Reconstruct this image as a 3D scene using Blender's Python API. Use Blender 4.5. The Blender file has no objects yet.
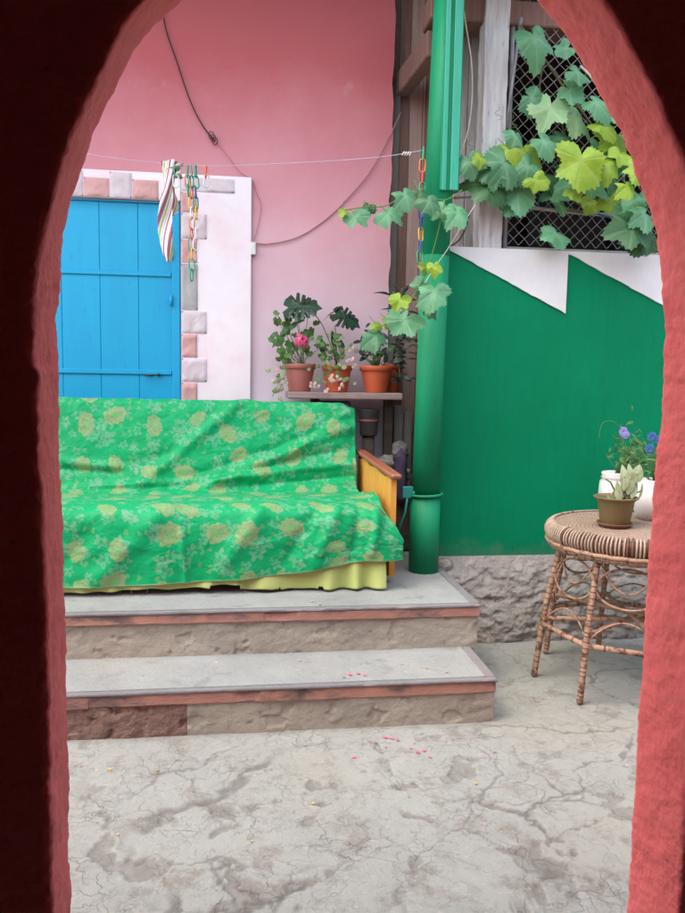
import bpy, math, random
import numpy as np
from mathutils import Vector, Matrix, noise
R = math.radians
random.seed(11)
scene = bpy.context.scene
COL = scene.collection

# ------------------------------------------------------------------ camera
F = 780.0; YAW = R(-8.0); PIT = R(-6.0); ROLL = R(1.0); CZ = 1.4
def ray(px, py):
    x = px-342.5; y = -(py-456.5)
    c, s = math.cos(ROLL), math.sin(ROLL); x, y = x*c-y*s, x*s+y*c
    v = (x/F, 1.0, y/F)
    c, s = math.cos(PIT), math.sin(PIT); v = (v[0], v[1]*c-v[2]*s, v[1]*s+v[2]*c)
    c, s = math.cos(YAW), math.sin(YAW); return (v[0]*c-v[1]*s, v[0]*s+v[1]*c, v[2])
def at(px, py, Y):
    """point of the vertical plane at distance Y measured in the photo"""
    r = ray(px, py); t = Y/r[1]; return Vector((r[0]*t, Y, CZ+r[2]*t))
cam_d = bpy.data.cameras.new('camera'); cam = bpy.data.objects.new('camera', cam_d); COL.objects.link(cam)
f0 = Vector(ray(342.5, 456.5)).normalized()
rt = (Vector(ray(442.5, 456.5))-Vector(ray(342.5, 456.5))).normalized()
up = rt.cross(f0)
m = Matrix((rt, up, -f0)).transposed().to_4x4(); m.translation = (0, 0, CZ)
cam.matrix_world = m
cam_d.sensor_fit = 'VERTICAL'; cam_d.sensor_height = 24; cam_d.lens = 24*F/913.0
cam_d.clip_start = 0.02; cam_d.clip_end = 500
scene.camera = cam

# ------------------------------------------------------------------ materials
MATS = {}
def new_mat(name):
    m = bpy.data.materials.new(name); m.use_nodes = True
    nt = m.node_tree; b = nt.nodes['Principled BSDF']; MATS[name] = m
    return m, nt, b
def N(nt, typ, **kw):
    n = nt.nodes.new(typ)
    for k, v in kw.items():
        if k in ('operation', 'feature', 'blend_type', 'data_type', 'noise_dimensions', 'attribute_name', 'distance', 'voronoi_dimensions', 'wave_type', 'bands_direction', 'clamp'): setattr(n, k, v)
    return n
def val(n, k, v):
    n.inputs[k].default_value = v; return n
def c4(c): return (c[0], c[1], c[2], 1)
def math_(nt, op, a, b=None, c=None):
    n = nt.nodes.new('ShaderNodeMath'); n.operation = op
    for i, v in enumerate((a, b, c)):
        if v is None: continue
        if isinstance(v, (int, float)): n.inputs[i].default_value = v
        else: nt.links.new(v, n.inputs[i])
    return n.outputs[0]
def ramp(nt, src, p0, p1, c0=(0, 0, 0), c1=(1, 1, 1), interp='LINEAR'):
    n = nt.nodes.new('ShaderNodeValToRGB'); nt.links.new(src, n.inputs[0])
    e = n.color_ramp.elements; e[0].position = p0; e[1].position = p1; e[0].color = c4(c0); e[1].color = c4(c1)
    n.color_ramp.interpolation = interp
    return n.outputs[0]
def mix(nt, fac, a, b):
    n = nt.nodes.new('ShaderNodeMix'); n.data_type = 'RGBA'
    for i, v in ((0, fac), (6, a), (7, b)):
        if isinstance(v, (int, float)): n.inputs[i].default_value = v
        elif isinstance(v, tuple): n.inputs[i].default_value = c4(v)
        else: nt.links.new(v, n.inputs[i])
    return n.outputs[2]
def noise_(nt, vec, scale, detail=5, rough=.6, out='Fac', dist=0):
    n = nt.nodes.new('ShaderNodeTexNoise'); n.inputs['Scale'].default_value = scale
    n.inputs['Detail'].default_value = detail; n.inputs['Roughness'].default_value = rough; n.inputs['Distortion'].default_value = dist
    if vec is not None: nt.links.new(vec, n.inputs['Vector'])
    return n.outputs[out]
def coord(nt, scale=None):
    n = nt.nodes.new('ShaderNodeNewGeometry')
    o = n.outputs['Position']
    tc = nt.nodes.new('ShaderNodeTexCoord'); o = tc.outputs['Object']
    if scale:
        mp = nt.nodes.new('ShaderNodeMapping'); mp.inputs['Scale'].default_value = scale
        nt.links.new(o, mp.inputs['Vector']); o = mp.outputs['Vector']
    return o
def bump(nt, b, h, strength=.5, dist=.01):
    n = nt.nodes.new('ShaderNodeBump'); n.inputs['Strength'].default_value = strength; n.inputs['Distance'].default_value = dist
    nt.links.new(h, n.inputs['Height']); nt.links.new(n.outputs[0], b.inputs['Normal']); return n
def mat(name, c1, c2=None, scale=4, rough=.8, bs=60, bst=.3, bd=.004, c3=None, c3s=30, c3t=(.62, .7), stretch=None, spec=.4, metal=0, trans=0):
    m, nt, b = new_mat(name)
    co = coord(nt, stretch)
    c2 = c2 or tuple(x*.75 for x in c1)
    n1 = noise_(nt, co, scale, 6, .65)
    col = mix(nt, ramp(nt, n1, .35, .68), c1, c2)
    if c3:
        n3 = noise_(nt, co, c3s, 4, .6)
        col = mix(nt, ramp(nt, n3, c3t[0], c3t[1]), col, c3)
    nt.links.new(col, b.inputs['Base Color'])
    b.inputs['Roughness'].default_value = rough; b.inputs['Specular IOR Level'].default_value = spec; b.inputs['Metallic'].default_value = metal
    h = noise_(nt, co, bs, 6, .6)
    bump(nt, b, h, bst, bd)
    if trans:
        t = nt.nodes.new('ShaderNodeBsdfTranslucent'); nt.links.new(col, t.inputs[0])
        ms = nt.nodes.new('ShaderNodeMixShader'); ms.inputs[0].default_value = trans
        nt.links.new(b.outputs[0], ms.inputs[1]); nt.links.new(t.outputs[0], ms.inputs[2])
        nt.links.new(ms.outputs[0], nt.nodes['Material Output'].inputs[0])
    return m

# painted stucco of the arch
def m_stucco():
    m, nt, b = new_mat('arch stucco'); co = coord(nt)
    n1 = noise_(nt, co, 7, 6, .6)
    col = mix(nt, ramp(nt, n1, .3, .7), (.88, .17, .155), (.80, .125, .12))
    n2 = noise_(nt, co, 55, 4, .7)
    col = mix(nt, ramp(nt, n2, .66, .74), col, (.36, .06, .06))
    n4 = noise_(nt, co, 23, 4, .7)
    col = mix(nt, ramp(nt, n4, .63, .8), col, (.88, .24, .215))
    nt.links.new(col, b.inputs['Base Color']); b.inputs['Roughness'].default_value = .72
    v = nt.nodes.new('ShaderNodeTexVoronoi'); v.inputs['Scale'].default_value = 90; nt.links.new(co, v.inputs['Vector'])
    h = math_(nt, 'ADD', noise_(nt, co, 70, 6, .6), math_(nt, 'MULTIPLY', v.outputs['Distance'], .5))
    h = math_(nt, 'ADD', math_(nt, 'MULTIPLY', h, ramp(nt, noise_(nt, co, 5, 4, .6), .3, .62, (.25, .25, .25), (1, 1, 1))), math_(nt, 'MULTIPLY', noise_(nt, coord(nt, (1, 1, 2.2)), 9, 5, .55), .9))
    bump(nt, b, h, .6, .006)
m_stucco()
def m_pinkwall():
    m, nt, b = new_mat('pink wall paint'); co = coord(nt)
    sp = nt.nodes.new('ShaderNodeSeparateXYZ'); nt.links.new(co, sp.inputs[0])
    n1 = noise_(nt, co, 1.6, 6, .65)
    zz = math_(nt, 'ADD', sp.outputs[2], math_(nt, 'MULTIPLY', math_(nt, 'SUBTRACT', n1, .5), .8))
    # fall of light painted into the coat: deep pink above, pale lavender below
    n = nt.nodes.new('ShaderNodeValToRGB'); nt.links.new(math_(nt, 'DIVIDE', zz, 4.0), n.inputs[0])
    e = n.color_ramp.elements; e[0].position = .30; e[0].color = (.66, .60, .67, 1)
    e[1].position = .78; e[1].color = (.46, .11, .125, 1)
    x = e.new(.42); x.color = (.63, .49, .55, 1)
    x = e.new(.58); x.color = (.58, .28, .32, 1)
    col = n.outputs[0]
    col = mix(nt, ramp(nt, noise_(nt, co, 3.5, 8, .7), .62, 1.3), col, (.60, .40, .45))
    col = mix(nt, ramp(nt, noise_(nt, coord(nt, (9, 9, 1.2)), 1.5, 6, .7), .64, .95), col, (.46, .28, .31))
    nt.links.new(col, b.inputs['Base Color']); b.inputs['Roughness'].default_value = .85
    h = math_(nt, 'ADD', noise_(nt, co, 5, 3, .5), math_(nt, 'MULTIPLY', noise_(nt, co, 45, 6, .6), .25))
    bump(nt, b, h, .5, .012)
m_pinkwall()
def m_greenwall():
    m, nt, b = new_mat('green wall paint'); co = coord(nt)
    col = mix(nt, ramp(nt, noise_(nt, co, 2.2, 5, .6), .3, .7), (.0, .20, .088), (.0, .17, .072))
    col = mix(nt, ramp(nt, noise_(nt, co, 24, 5, .7), .68, .78), col, (.0, .22, .10))
    nt.links.new(col, b.inputs['Base Color']); col = mix(nt, ramp(nt, noise_(nt, coord(nt, (14, 14, 1.5)), 2.2, 6, .7), .5, .9), col, (.0, .14, .065))
    sp = nt.nodes.new('ShaderNodeSeparateXYZ'); nt.links.new(co, sp.inputs[0])
    dirt = ramp(nt, math_(nt, 'ADD', sp.outputs[2], math_(nt, 'MULTIPLY', noise_(nt, co, 9, 7, .7), .35)), .61, .70, (1, 1, 1), (0, 0, 0))
    col = mix(nt, math_(nt, 'MULTIPLY', dirt, .22), col, (.16, .19, .15))
    nt.links.new(col, b.inputs['Base Color'])
    b.inputs['Roughness'].default_value = .6; b.inputs['Specular IOR Level'].default_value = .1
    bump(nt, b, math_(nt, 'ADD', noise_(nt, co, 6, 4, .5), math_(nt, 'MULTIPLY', noise_(nt, co, 60, 5, .6), .15)), .45, .01)
m_greenwall()
def m_concrete(name, a, bcol, dark, warm, spots=True):
    m, nt, b = new_mat(name); co = coord(nt)
    col = mix(nt, ramp(nt, noise_(nt, co, 2.5, 7, .65), .3, .7), a, bcol)
    col = mix(nt, ramp(nt, noise_(nt, co, 9, 7, .7), .56, .75), col, dark)
    col = mix(nt, ramp(nt, noise_(nt, co, 1.1, 3, .5), .5, .75), col, warm)
    col = mix(nt, ramp(nt, noise_(nt, co, 160, 2, .5), .68, .76), col, tuple(x*.55 for x in dark))
    if spots:
        v = nt.nodes.new('ShaderNodeTexVoronoi'); v.inputs['Scale'].default_value = 15; nt.links.new(co, v.inputs['Vector'])
        sz = math_(nt, 'MULTIPLY', noise_(nt, co, 3, 2, .5), .2)
        f = math_(nt, 'LESS_THAN', v.outputs['Distance'], math_(nt, 'SUBTRACT', sz, .055))
        sel = nt.nodes.new('ShaderNodeSeparateColor'); nt.links.new(v.outputs['Color'], sel.inputs[0])
        f2 = math_(nt, 'MULTIPLY', f, math_(nt, 'GREATER_THAN', sel.outputs[0], .86))
        col = mix(nt, f2, col, (.62, .42, .25))
        # old blue paint drips
        bl = ramp(nt, noise_(nt, co, 1.9, 5, .6), .66, .76)
        col = mix(nt, math_(nt, 'MULTIPLY', bl, .35), col, (.20, .36, .46))
    nt.links.new(col, b.inputs['Base Color']); b.inputs['Roughness'].default_value = .88
    h = math_(nt, 'ADD', noise_(nt, co, 14, 9, .68), math_(nt, 'MULTIPLY', noise_(nt, co, 110, 4, .6), .2))
    bump(nt, b, h, .75, .014)
    return m, nt, b, co, col
m_concrete('step tread concrete', (.30, .325, .315), (.22, .235, .23), (.15, .155, .15), (.32, .32, .275))
m_concrete('tread border cement', (.21, .212, .22), (.16, .162, .17), (.12, .12, .125), (.26, .22, .20), False)
m_concrete('riser render', (.36, .35, .29), (.29, .28, .23), (.18, .155, .13), (.35, .31, .245), False)
def m_ground():
    m, nt, b, co, col = m_concrete('worn yard concrete', (.31, .33, .305), (.265, .28, .26), (.205, .212, .19), (.295, .292, .25))
    at_ = nt.nodes.new('ShaderNodeAttribute'); at_.attribute_name = 'pit'
    pf = math_(nt, 'MULTIPLY', ramp(nt, at_.outputs['Fac'], .05, .7), ramp(nt, noise_(nt, co, 13, 8, .7), .34, .58, (.45, .45, .45), (1, 1, 1)))
    col = mix(nt, ramp(nt, noise_(nt, co, 6.5, 10, .72), .53, .62), col, (.215, .21, .185))
    col = mix(nt, ramp(nt, noise_(nt, co, 30, 8, .75), .56, .66), col, (.35, .355, .335))
    c2 = mix(nt, pf, col, (.20, .198, .178))
    at2 = nt.nodes.new('ShaderNodeAttribute'); at2.attribute_name = 'crack'
    c2 = mix(nt, at2.outputs['Fac'], c2, (.105, .098, .085))
    # hairline cracks
    wn = nt.nodes.new('ShaderNodeTexNoise'); wn.inputs['Scale'].default_value = 9; wn.inputs['Detail'].default_value = 6; nt.links.new(co, wn.inputs['Vector'])
    vm = nt.nodes.new('ShaderNodeVectorMath'); vm.operation = 'MULTIPLY_ADD'; vm.inputs[1].default_value = (.22, .22, 0); nt.links.new(wn.outputs['Color'], vm.inputs[0]); nt.links.new(co, vm.inputs[2])
    hh = None
    for sc_, wd in ((4.3, .012), (10.5, .022)):
        v = nt.nodes.new('ShaderNodeTexVoronoi'); v.feature = 'DISTANCE_TO_EDGE'; v.voronoi_dimensions = '2D'; v.inputs['Scale'].default_value = sc_; nt.links.new(vm.outputs[0], v.inputs['Vector'])
        f = ramp(nt, v.outputs['Distance'], 0, wd, (1, 1, 1), (0, 0, 0))
        f = math_(nt, 'MULTIPLY', f, ramp(nt, noise_(nt, co, 2.6 if sc_ < 5 else 4, 3, .6), .48, .60))
        c2 = mix(nt, math_(nt, 'MULTIPLY', f, .38), c2, (.12, .11, .09)); hh = f if hh is None else math_(nt, 'MAXIMUM', hh, f)
    nt.links.new(c2, b.inputs['Base Color'])
    bn = [n for n in nt.nodes if n.type == 'BUMP'][0]; old = bn.inputs['Height'].links[0].from_socket
    fl = ramp(nt, noise_(nt, co, 5.5, 9, .62), .47, .50)
    nt.links.new(math_(nt, 'ADD', math_(nt, 'SUBTRACT', old, math_(nt, 'MULTIPLY', hh, .3)), math_(nt, 'MULTIPLY', fl, .22)), bn.inputs['Height'])
m_ground()
mat('passage paint', (.52, .08, .07), (.42, .06, .055), 4, .85)
mat('broken riser', (.26, .18, .145), (.18, .12, .10), 18, .92, 40, 1, .02, c3=(.33, .27, .23), c3s=14)
mat('terracotta tile', (.42, .23, .175), (.34, .19, .15), 9, .8, 60, .6, .007, c3=(.12, .10, .095), c3s=5, c3t=(.50, .66), stretch=(1, 1, 2))
mat('rubble stone', (.33, .325, .295), (.24, .235, .215), 9, .93, 35, 1, .02, c3=(.40, .37, .33), c3s=18, c3t=(.5, .68))
mat('white plaster', (.80, .77, .79), (.76, .71, .75), 2, .8, 40, .25, .004, c3=(.74, .50, .56), c3s=2.3, c3t=(.54, .85))
mat('white wall paint', (.66, .68, .68), (.58, .60, .60), 5, .6, 50, .3, .004)
mat('pale quoin stone', (.62, .56, .59), (.54, .46, .49), 12, .85, 40, .7, .006)
mat('pink quoin stone', (.60, .36, .34), (.52, .29, .28), 12, .85, 40, .7, .006)
mat('grey quoin stone', (.40, .41, .41), (.34, .35, .36), 12, .85, 40, .7, .006)
mat('blue door paint', (.002, .34, .58), (.002, .31, .54), 3, .5, 30, .2, .003, c3=(.01, .24, .42), c3s=26, c3t=(.63, .74), stretch=(3, 3, .5))
mat('green pipe paint', (.0, .25, .11), (.0, .20, .085), 7, .58, 16, .35, .006, c3=(.01, .15, .08), c3s=18, c3t=(.62, .74), stretch=(2, 2, .5), spec=.35)
mat('pale green paint', (.015, .31, .19), (.008, .23, .13), 6, .3, 50, .3, .004, stretch=(3, 3, .4), spec=.5)
mat('weathered grey wood', (.42, .40, .38), (.27, .245, .225), 5, .85, 22, .6, .006, c3=(.14, .12, .10), c3s=9, c3t=(.6, .72), stretch=(9, 9, .7))
mat('whitewashed wood', (.62, .62, .62), (.42, .41, .41), 4, .8, 22, .6, .006, c3=(.20, .18, .16), c3s=7, c3t=(.6, .7), stretch=(9, 9, .9))
mat('brown wood', (.22, .125, .10), (.15, .085, .07), 5, .8, 22, .6, .006, c3=(.09, .05, .04), c3s=9, stretch=(9, 9, .7))
mat('pinkish board', (.44, .31, .27), (.34, .23, .20), 4, .8, 22, .6, .006, stretch=(9, 9, .7))
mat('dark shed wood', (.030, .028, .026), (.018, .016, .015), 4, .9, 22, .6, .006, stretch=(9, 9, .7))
mat('dark roof timber', (.09, .07, .055), (.05, .04, .032), 4, .9, 22, .6, .006, stretch=(1, 9, 9))
mat('ochre panel', (.64, .33, .06), (.56, .27, .05), 7, .6, 30, .3, .004, stretch=(4, 4, .7))
mat('armrest varnish', (.30, .115, .07), (.22, .08, .05), 5, .35, 30, .3, .003, stretch=(9, .9, 9))
mat('shelf wood', (.36, .27, .25), (.24, .18, .17), 5, .85, 22, .6, .006, stretch=(.8, 9, 9))
mat('sofa upholstery', (.20, .10, .05), (.14, .07, .04), 12, .9, 90, .4, .003)
mat('crumbled dark mortar', (.10, .075, .065), (.05, .04, .035), 14, .95, 30, 1, .02)
mat('galvanised wire', (.36, .36, .36), (.22, .21, .20), 30, .5, 50, .2, .002, metal=.5)
mat('grey metal rod', (.38, .39, .41), (.26, .25, .25), 16, .5, 50, .3, .002, metal=.3)
mat('black cable', (.03, .02, .02), (.05, .025, .025), 20, .7)
mat('dusty pink cable', (.38, .17, .18), (.30, .13, .14), 20, .7)
mat('pale cord', (.62, .58, .48), (.45, .41, .32), 20, .8)
mat('clothesline', (.50, .45, .55), (.40, .35, .45), 20, .6)
mat('terracotta pot', (.56, .115, .045), (.48, .095, .04), 6, .5, 60, .2, .002)
mat('dull brown pot', (.36, .13, .105), (.30, .10, .085), 6, .6, 60, .2, .002)
mat('olive brown pot', (.17, .135, .055), (.13, .10, .04), 6, .5, 60, .2, .002)
mat('brown saucer', (.20, .085, .05), (.15, .065, .04), 6, .5)
mat('white glazed', (.70, .70, .68), (.60, .60, .58), 6, .4, 30, .2, .003)
mat('potting soil', (.045, .032, .024), (.025, .018, .014), 40, .95, 60, 1, .01)
mat('black plastic', (.012, .012, .013), (.02, .02, .02), 6, .5)
mat('dark bucket metal', (.045, .043, .048), (.09, .085, .085), 6, .5, 30, .3, .004, c3=(.20, .10, .05), c3s=8)
mat('purple rag', (.07, .045, .09), (.04, .03, .06), 9, .9)
mat('teal strap', (.01, .25, .21), (.01, .20, .17), 9, .6)
mat('cane', (.40, .27, .185), (.28, .17, .115), 22, .6, 60, .5, .004, c3=(.10, .05, .03), c3s=30, c3t=(.52, .64), spec=.3)
mat('cane binding', (.42, .34, .26), (.28, .20, .14), 14, .5, 60, .4, .003)
mat('dark binding', (.12, .05, .035), (.18, .08, .05), 14, .5, 60, .4, .003)
def m_weave():
    m, nt, b = new_mat('wicker weave'); co = coord(nt)
    sp = nt.nodes.new('ShaderNodeSeparateXYZ'); nt.links.new(co, sp.inputs[0])
    r = math_(nt, 'SQRT', math_(nt, 'ADD', math_(nt, 'POWER', sp.outputs[0], 2), math_(nt, 'POWER', sp.outputs[1], 2)))
    th = math_(nt, 'ARCTAN2', sp.outputs[1], sp.outputs[0])
    ringi = math_(nt, 'FLOOR', math_(nt, 'MULTIPLY', r, 95))
    ph = math_(nt, 'MULTIPLY', math_(nt, 'MODULO', ringi, 2), math.pi)
    a = math_(nt, 'SINE', math_(nt, 'ADD', math_(nt, 'MULTIPLY', th, 56), ph))
    bb = math_(nt, 'ABSOLUTE', math_(nt, 'SINE', math_(nt, 'MULTIPLY', r, 95*math.pi)))
    h = math_(nt, 'MULTIPLY', math_(nt, 'ADD', math_(nt, 'MULTIPLY', a, .5), .5), bb)
    nz = noise_(nt, co, 14, 5, .6)
    col = mix(nt, ramp(nt, nz, .35, .65), (.44, .36, .29), (.33, .24, .18))
    col = mix(nt, ramp(nt, h, .05, .5), (.24, .15, .10), col)
    nt.links.new(col, b.inputs['Base Color']); b.inputs['Roughness'].default_value = .55
    bump(nt, b, h, .9, .006)
m_weave()
mat('lime underlay', (.50, .60, .20), (.44, .54, .17), 6, .85, 160, .3, .002, trans=.15)
# leaves
def m_leaf(name, c, c2, vein, trans=.25, rough=.45):
    m, nt, b = new_mat(name); co = coord(nt)
    a = nt.nodes.new('ShaderNodeAttribute'); a.attribute_name = 'vein'
    oi = nt.nodes.new('ShaderNodeAttribute'); oi.attribute_name = 'tone'
    col = mix(nt, ramp(nt, noise_(nt, co, 22, 4, .6), .3, .7), c, c2)
    col = mix(nt, oi.outputs['Fac'], col, tuple(x*.55 for x in c2))
    col = mix(nt, ramp(nt, noise_(nt, co, 60, 3, .6), .66, .74), col, (c2[0]*1.3+.04, c2[1]*.7, c2[2]*.5))
    col = mix(nt, math_(nt, 'MULTIPLY', a.outputs['Fac'], .35), col, vein)
    nt.links.new(col, b.inputs['Base Color']); b.inputs['Roughness'].default_value = rough
    bump(nt, b, math_(nt, 'ADD', noise_(nt, co, 70, 3, .6), a.outputs['Fac']), .4, .004)
    t = nt.nodes.new('ShaderNodeBsdfTranslucent'); nt.links.new(col, t.inputs[0])
    ms = nt.nodes.new('ShaderNodeMixShader'); ms.inputs[0].default_value = trans
    nt.links.new(b.outputs[0], ms.inputs[1]); nt.links.new(t.outputs[0], ms.inputs[2])
    nt.links.new(ms.outputs[0], nt.nodes['Material Output'].inputs[0])
m_leaf('vine leaf blue green', (.16, .42, .22), (.10, .32, .15), (.28, .52, .30), .4)
m_leaf('vine leaf yellow green', (.36, .52, .04), (.22, .40, .03), (.45, .58, .14), .45)
m_leaf('vine leaf deep green', (.05, .16, .05), (.035, .12, .035), (.11, .26, .10))
m_leaf('monstera leaf', (.016, .060, .030), (.010, .042, .022), (.04, .11, .06), .05, .35)
m_leaf('geranium leaf', (.09, .22, .045), (.06, .16, .03), (.16, .30, .09))
m_leaf('dark strap leaf', (.018, .045, .028), (.012, .03, .018), (.03, .07, .04), .05)
m_leaf('pale ivy leaf', (.22, .32, .13), (.30, .36, .20), (.45, .50, .32))
m_leaf('cream bract', (.62, .48, .40), (.60, .42, .38), (.60, .50, .42))
m_leaf('grey succulent leaf', (.33, .40, .22), (.25, .32, .16), (.42, .48, .30), .15)
m_leaf('feathery green', (.08, .24, .06), (.06, .19, .05), (.15, .30, .10))
m_leaf('pink petal', (.75, .12, .28), (.70, .09, .24), (.80, .25, .40))
m_leaf('lilac petal', (.38, .36, .75), (.30, .30, .66), (.55, .50, .80))
m_leaf('blue petal', (.06, .20, .55), (.05, .15, .45), (.1, .3, .6))
m_leaf('confetti pink', (.72, .22, .28), (.66, .16, .22), (.8, .3, .4), .1)
m_leaf('confetti yellow', (.60, .48, .16), (.55, .42, .12), (.8, .3, .4), .1)
mat('vine stem', (.16, .12, .06), (.10, .08, .04), 20, .8)
mat('green stem', (.11, .20, .05), (.08, .15, .04), 20, .7)
for nm, c in dict(green=(.01, .36, .16), orange=(.75, .16, .05), white=(.72, .72, .72), yellow=(.75, .50, .04), blue=(.02, .10, .35), teal=(.01, .25, .22), red=(.62, .06, .05)).items():
    mat('plastic '+nm, c, tuple(x*.85 for x in c), 10, .35)
def m_scarf():
    m, nt, b = new_mat('striped cloth')
    uv = nt.nodes.new('ShaderNodeUVMap').outputs[0]
    sp = nt.nodes.new('ShaderNodeSeparateXYZ'); nt.links.new(uv, sp.inputs[0])
    u = math_(nt, 'FRACT', math_(nt, 'ADD', math_(nt, 'MULTIPLY', sp.outputs[0], .9), math_(nt, 'MULTIPLY', sp.outputs[1], .75)))
    n = nt.nodes.new('ShaderNodeValToRGB'); n.color_ramp.interpolation = 'CONSTANT'; nt.links.new(u, n.inputs[0])
    e = n.color_ramp.elements; e[0].position = 0; e[0].color = (.72, .72, .74, 1); e[1].position = .2; e[1].color = (.36, .12, .16, 1)
    for p, c in ((.4, (.70, .68, .70)), (.5, (.35, .52, .10)), (.62, (.72, .72, .74)), (.72, (.15, .35, .50)), (.78, (.72, .72, .72)), (.86, (.36, .12, .16))):
        x = e.new(p); x.color = c4(c)
    nt.links.new(n.outputs[0], b.inputs['Base Color']); b.inputs['Roughness'].default_value = .7
m_scarf()
def m_floral():
    m, nt, b = new_mat('green floral cloth'); L = nt.links
    uv = nt.nodes.new('ShaderNodeUVMap').outputs[0]
    nz = nt.nodes.new('ShaderNodeTexNoise'); nz.inputs['Scale'].default_value = 14; nz.inputs['Detail'].default_value = 3; L.new(uv, nz.inputs['Vector'])
    vs = nt.nodes.new('ShaderNodeVectorMath'); vs.operation = 'SUBTRACT'; vs.inputs[1].default_value = (.5, .5, .5); L.new(nz.outputs['Color'], vs.inputs[0])
    vm = nt.nodes.new('ShaderNodeVectorMath'); vm.operation = 'MULTIPLY_ADD'; vm.inputs[1].default_value = (.034, .034, 0); L.new(vs.outputs[0], vm.inputs[0]); L.new(uv, vm.inputs[2])
    P = vm.outputs[0]
    def layer(scale, off, rad, petals, amp, rnd, prob=0.0):
        mp = nt.nodes.new('ShaderNodeMapping'); mp.inputs['Location'].default_value = off; L.new(P, mp.inputs['Vector'])
        v = nt.nodes.new('ShaderNodeTexVoronoi'); v.voronoi_dimensions = '2D'; v.inputs['Scale'].default_value = scale; v.inputs['Randomness'].default_value = rnd
        L.new(mp.outputs[0], v.inputs['Vector'])
        d = nt.nodes.new('ShaderNodeVectorMath'); d.operation = 'SUBTRACT'; L.new(mp.outputs[0], d.inputs[0]); L.new(v.outputs['Position'], d.inputs[1])
        s = nt.nodes.new('ShaderNodeSeparateXYZ'); L.new(d.outputs[0], s.inputs[0])
        cs = nt.nodes.new('ShaderNodeSeparateColor'); L.new(v.outputs['Color'], cs.inputs[0])
        r = math_(nt, 'SQRT', math_(nt, 'ADD', math_(nt, 'POWER', s.outputs[0], 2), math_(nt, 'POWER', s.outputs[1], 2)))
        th = math_(nt, 'ARCTAN2', s.outputs[1], s.outputs[0])
        wob = math_(nt, 'COSINE', math_(nt, 'ADD', math_(nt, 'MULTIPLY', th, petals), math_(nt, 'MULTIPLY', cs.outputs[0], 6)))
        sq = math_(nt, 'COSINE', math_(nt, 'ADD', math_(nt, 'MULTIPLY', th, 2), math_(nt, 'MULTIPLY', cs.outputs[1], 6)))
        k = math_(nt, 'ADD', math_(nt, 'MULTIPLY', wob, amp), math_(nt, 'MULTIPLY', sq, .16))
        lim = math_(nt, 'MULTIPLY', math_(nt, 'ADD', k, 1), math_(nt, 'MULTIPLY', math_(nt, 'ADD', cs.outputs[2], 2.2), rad/2.7))
        q = math_(nt, 'DIVIDE', r, lim)
        f = ramp(nt, q, .92, 1.02, (1, 1, 1), (0, 0, 0))
        if prob: f = math_(nt, 'MULTIPLY', f, math_(nt, 'GREATER_THAN', cs.outputs[0], prob))
        return f, q, th
    col = mix(nt, ramp(nt, noise_(nt, uv, 3, 3, .5), .3, .7), (.0, .325, .112), (.0, .285, .096))
    # tiny leaf sprigs, silvery small flowers, big gold roses
    rag = ramp(nt, noise_(nt, uv, 75, 3, .6), .36, .50)
    f, q, th = layer(22, (.3, .1, 0), .011, 3, .25, 1, .45); col = mix(nt, math_(nt, 'MULTIPLY', f, .32), col, (.22, .34, .14))
    for sc_, off, rd in ((8.3, (.07, .33, 0), .030), (9.4, (.51, .18, 0), .020)):
        f, q, th = layer(sc_, off, rd, 5, .30, .85)
        core = ramp(nt, q, .18, .30)
        col = mix(nt, math_(nt, 'MULTIPLY', math_(nt, 'MULTIPLY', math_(nt, 'MULTIPLY', f, core), rag), .46), col, (.17, .36, .25))
    f, q, th = layer(5.1, (.02, .07, 0), .047, 9, .07, .62)
    core = ramp(nt, q, .16, .24)
    lines = math_(nt, 'MULTIPLY', ramp(nt, math_(nt, 'ABSOLUTE', math_(nt, 'SINE', math_(nt, 'ADD', math_(nt, 'MULTIPLY', q, 7.5), math_(nt, 'MULTIPLY', math_(nt, 'SINE', math_(nt, 'MULTIPLY', th, 3.5)), 1.1)))), .0, .22), 1)
    gold = mix(nt, math_(nt, 'MULTIPLY', lines, math_(nt, 'ADD', math_(nt, 'MULTIPLY', rag, .35), .65)), (.05, .23, .09), (.215, .31, .135))
    gold = mix(nt, core, (.10, .40, .12), gold)
    col = mix(nt, math_(nt, 'MULTIPLY', f, .86), col, gold)
    su = nt.nodes.new('ShaderNodeSeparateXYZ'); L.new(uv, su.inputs[0])
    hm = nt.nodes.new('ShaderNodeMath'); hm.name = 'hem'; hm.operation = 'GREATER_THAN'; L.new(su.outputs[1], hm.inputs[0]); hm.inputs[1].default_value = 9
    col = mix(nt, math_(nt, 'MULTIPLY', hm.outputs[0], .6), col, (.36, .55, .35))
    L.new(col, b.inputs['Base Color']); b.inputs['Roughness'].default_value = .5
    b.inputs['Sheen Weight'].default_value = .04; b.inputs['Specular IOR Level'].default_value = .2
    rd = math_(nt, 'ABSOLUTE', math_(nt, 'SUBTRACT', noise_(nt, uv, 5.5, 4, .55, 'Fac', .6), .5))
    rd = ramp(nt, rd, 0, .10, (1, 1, 1), (0, 0, 0))
    bump(nt, b, math_(nt, 'ADD', math_(nt, 'ADD', math_(nt, 'MULTIPLY', rd, .5), noise_(nt, uv, 16, 5, .6)), math_(nt, 'MULTIPLY', noise_(nt, uv, 420, 2, .5), .06)), .45, .010)
m_floral()

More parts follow.
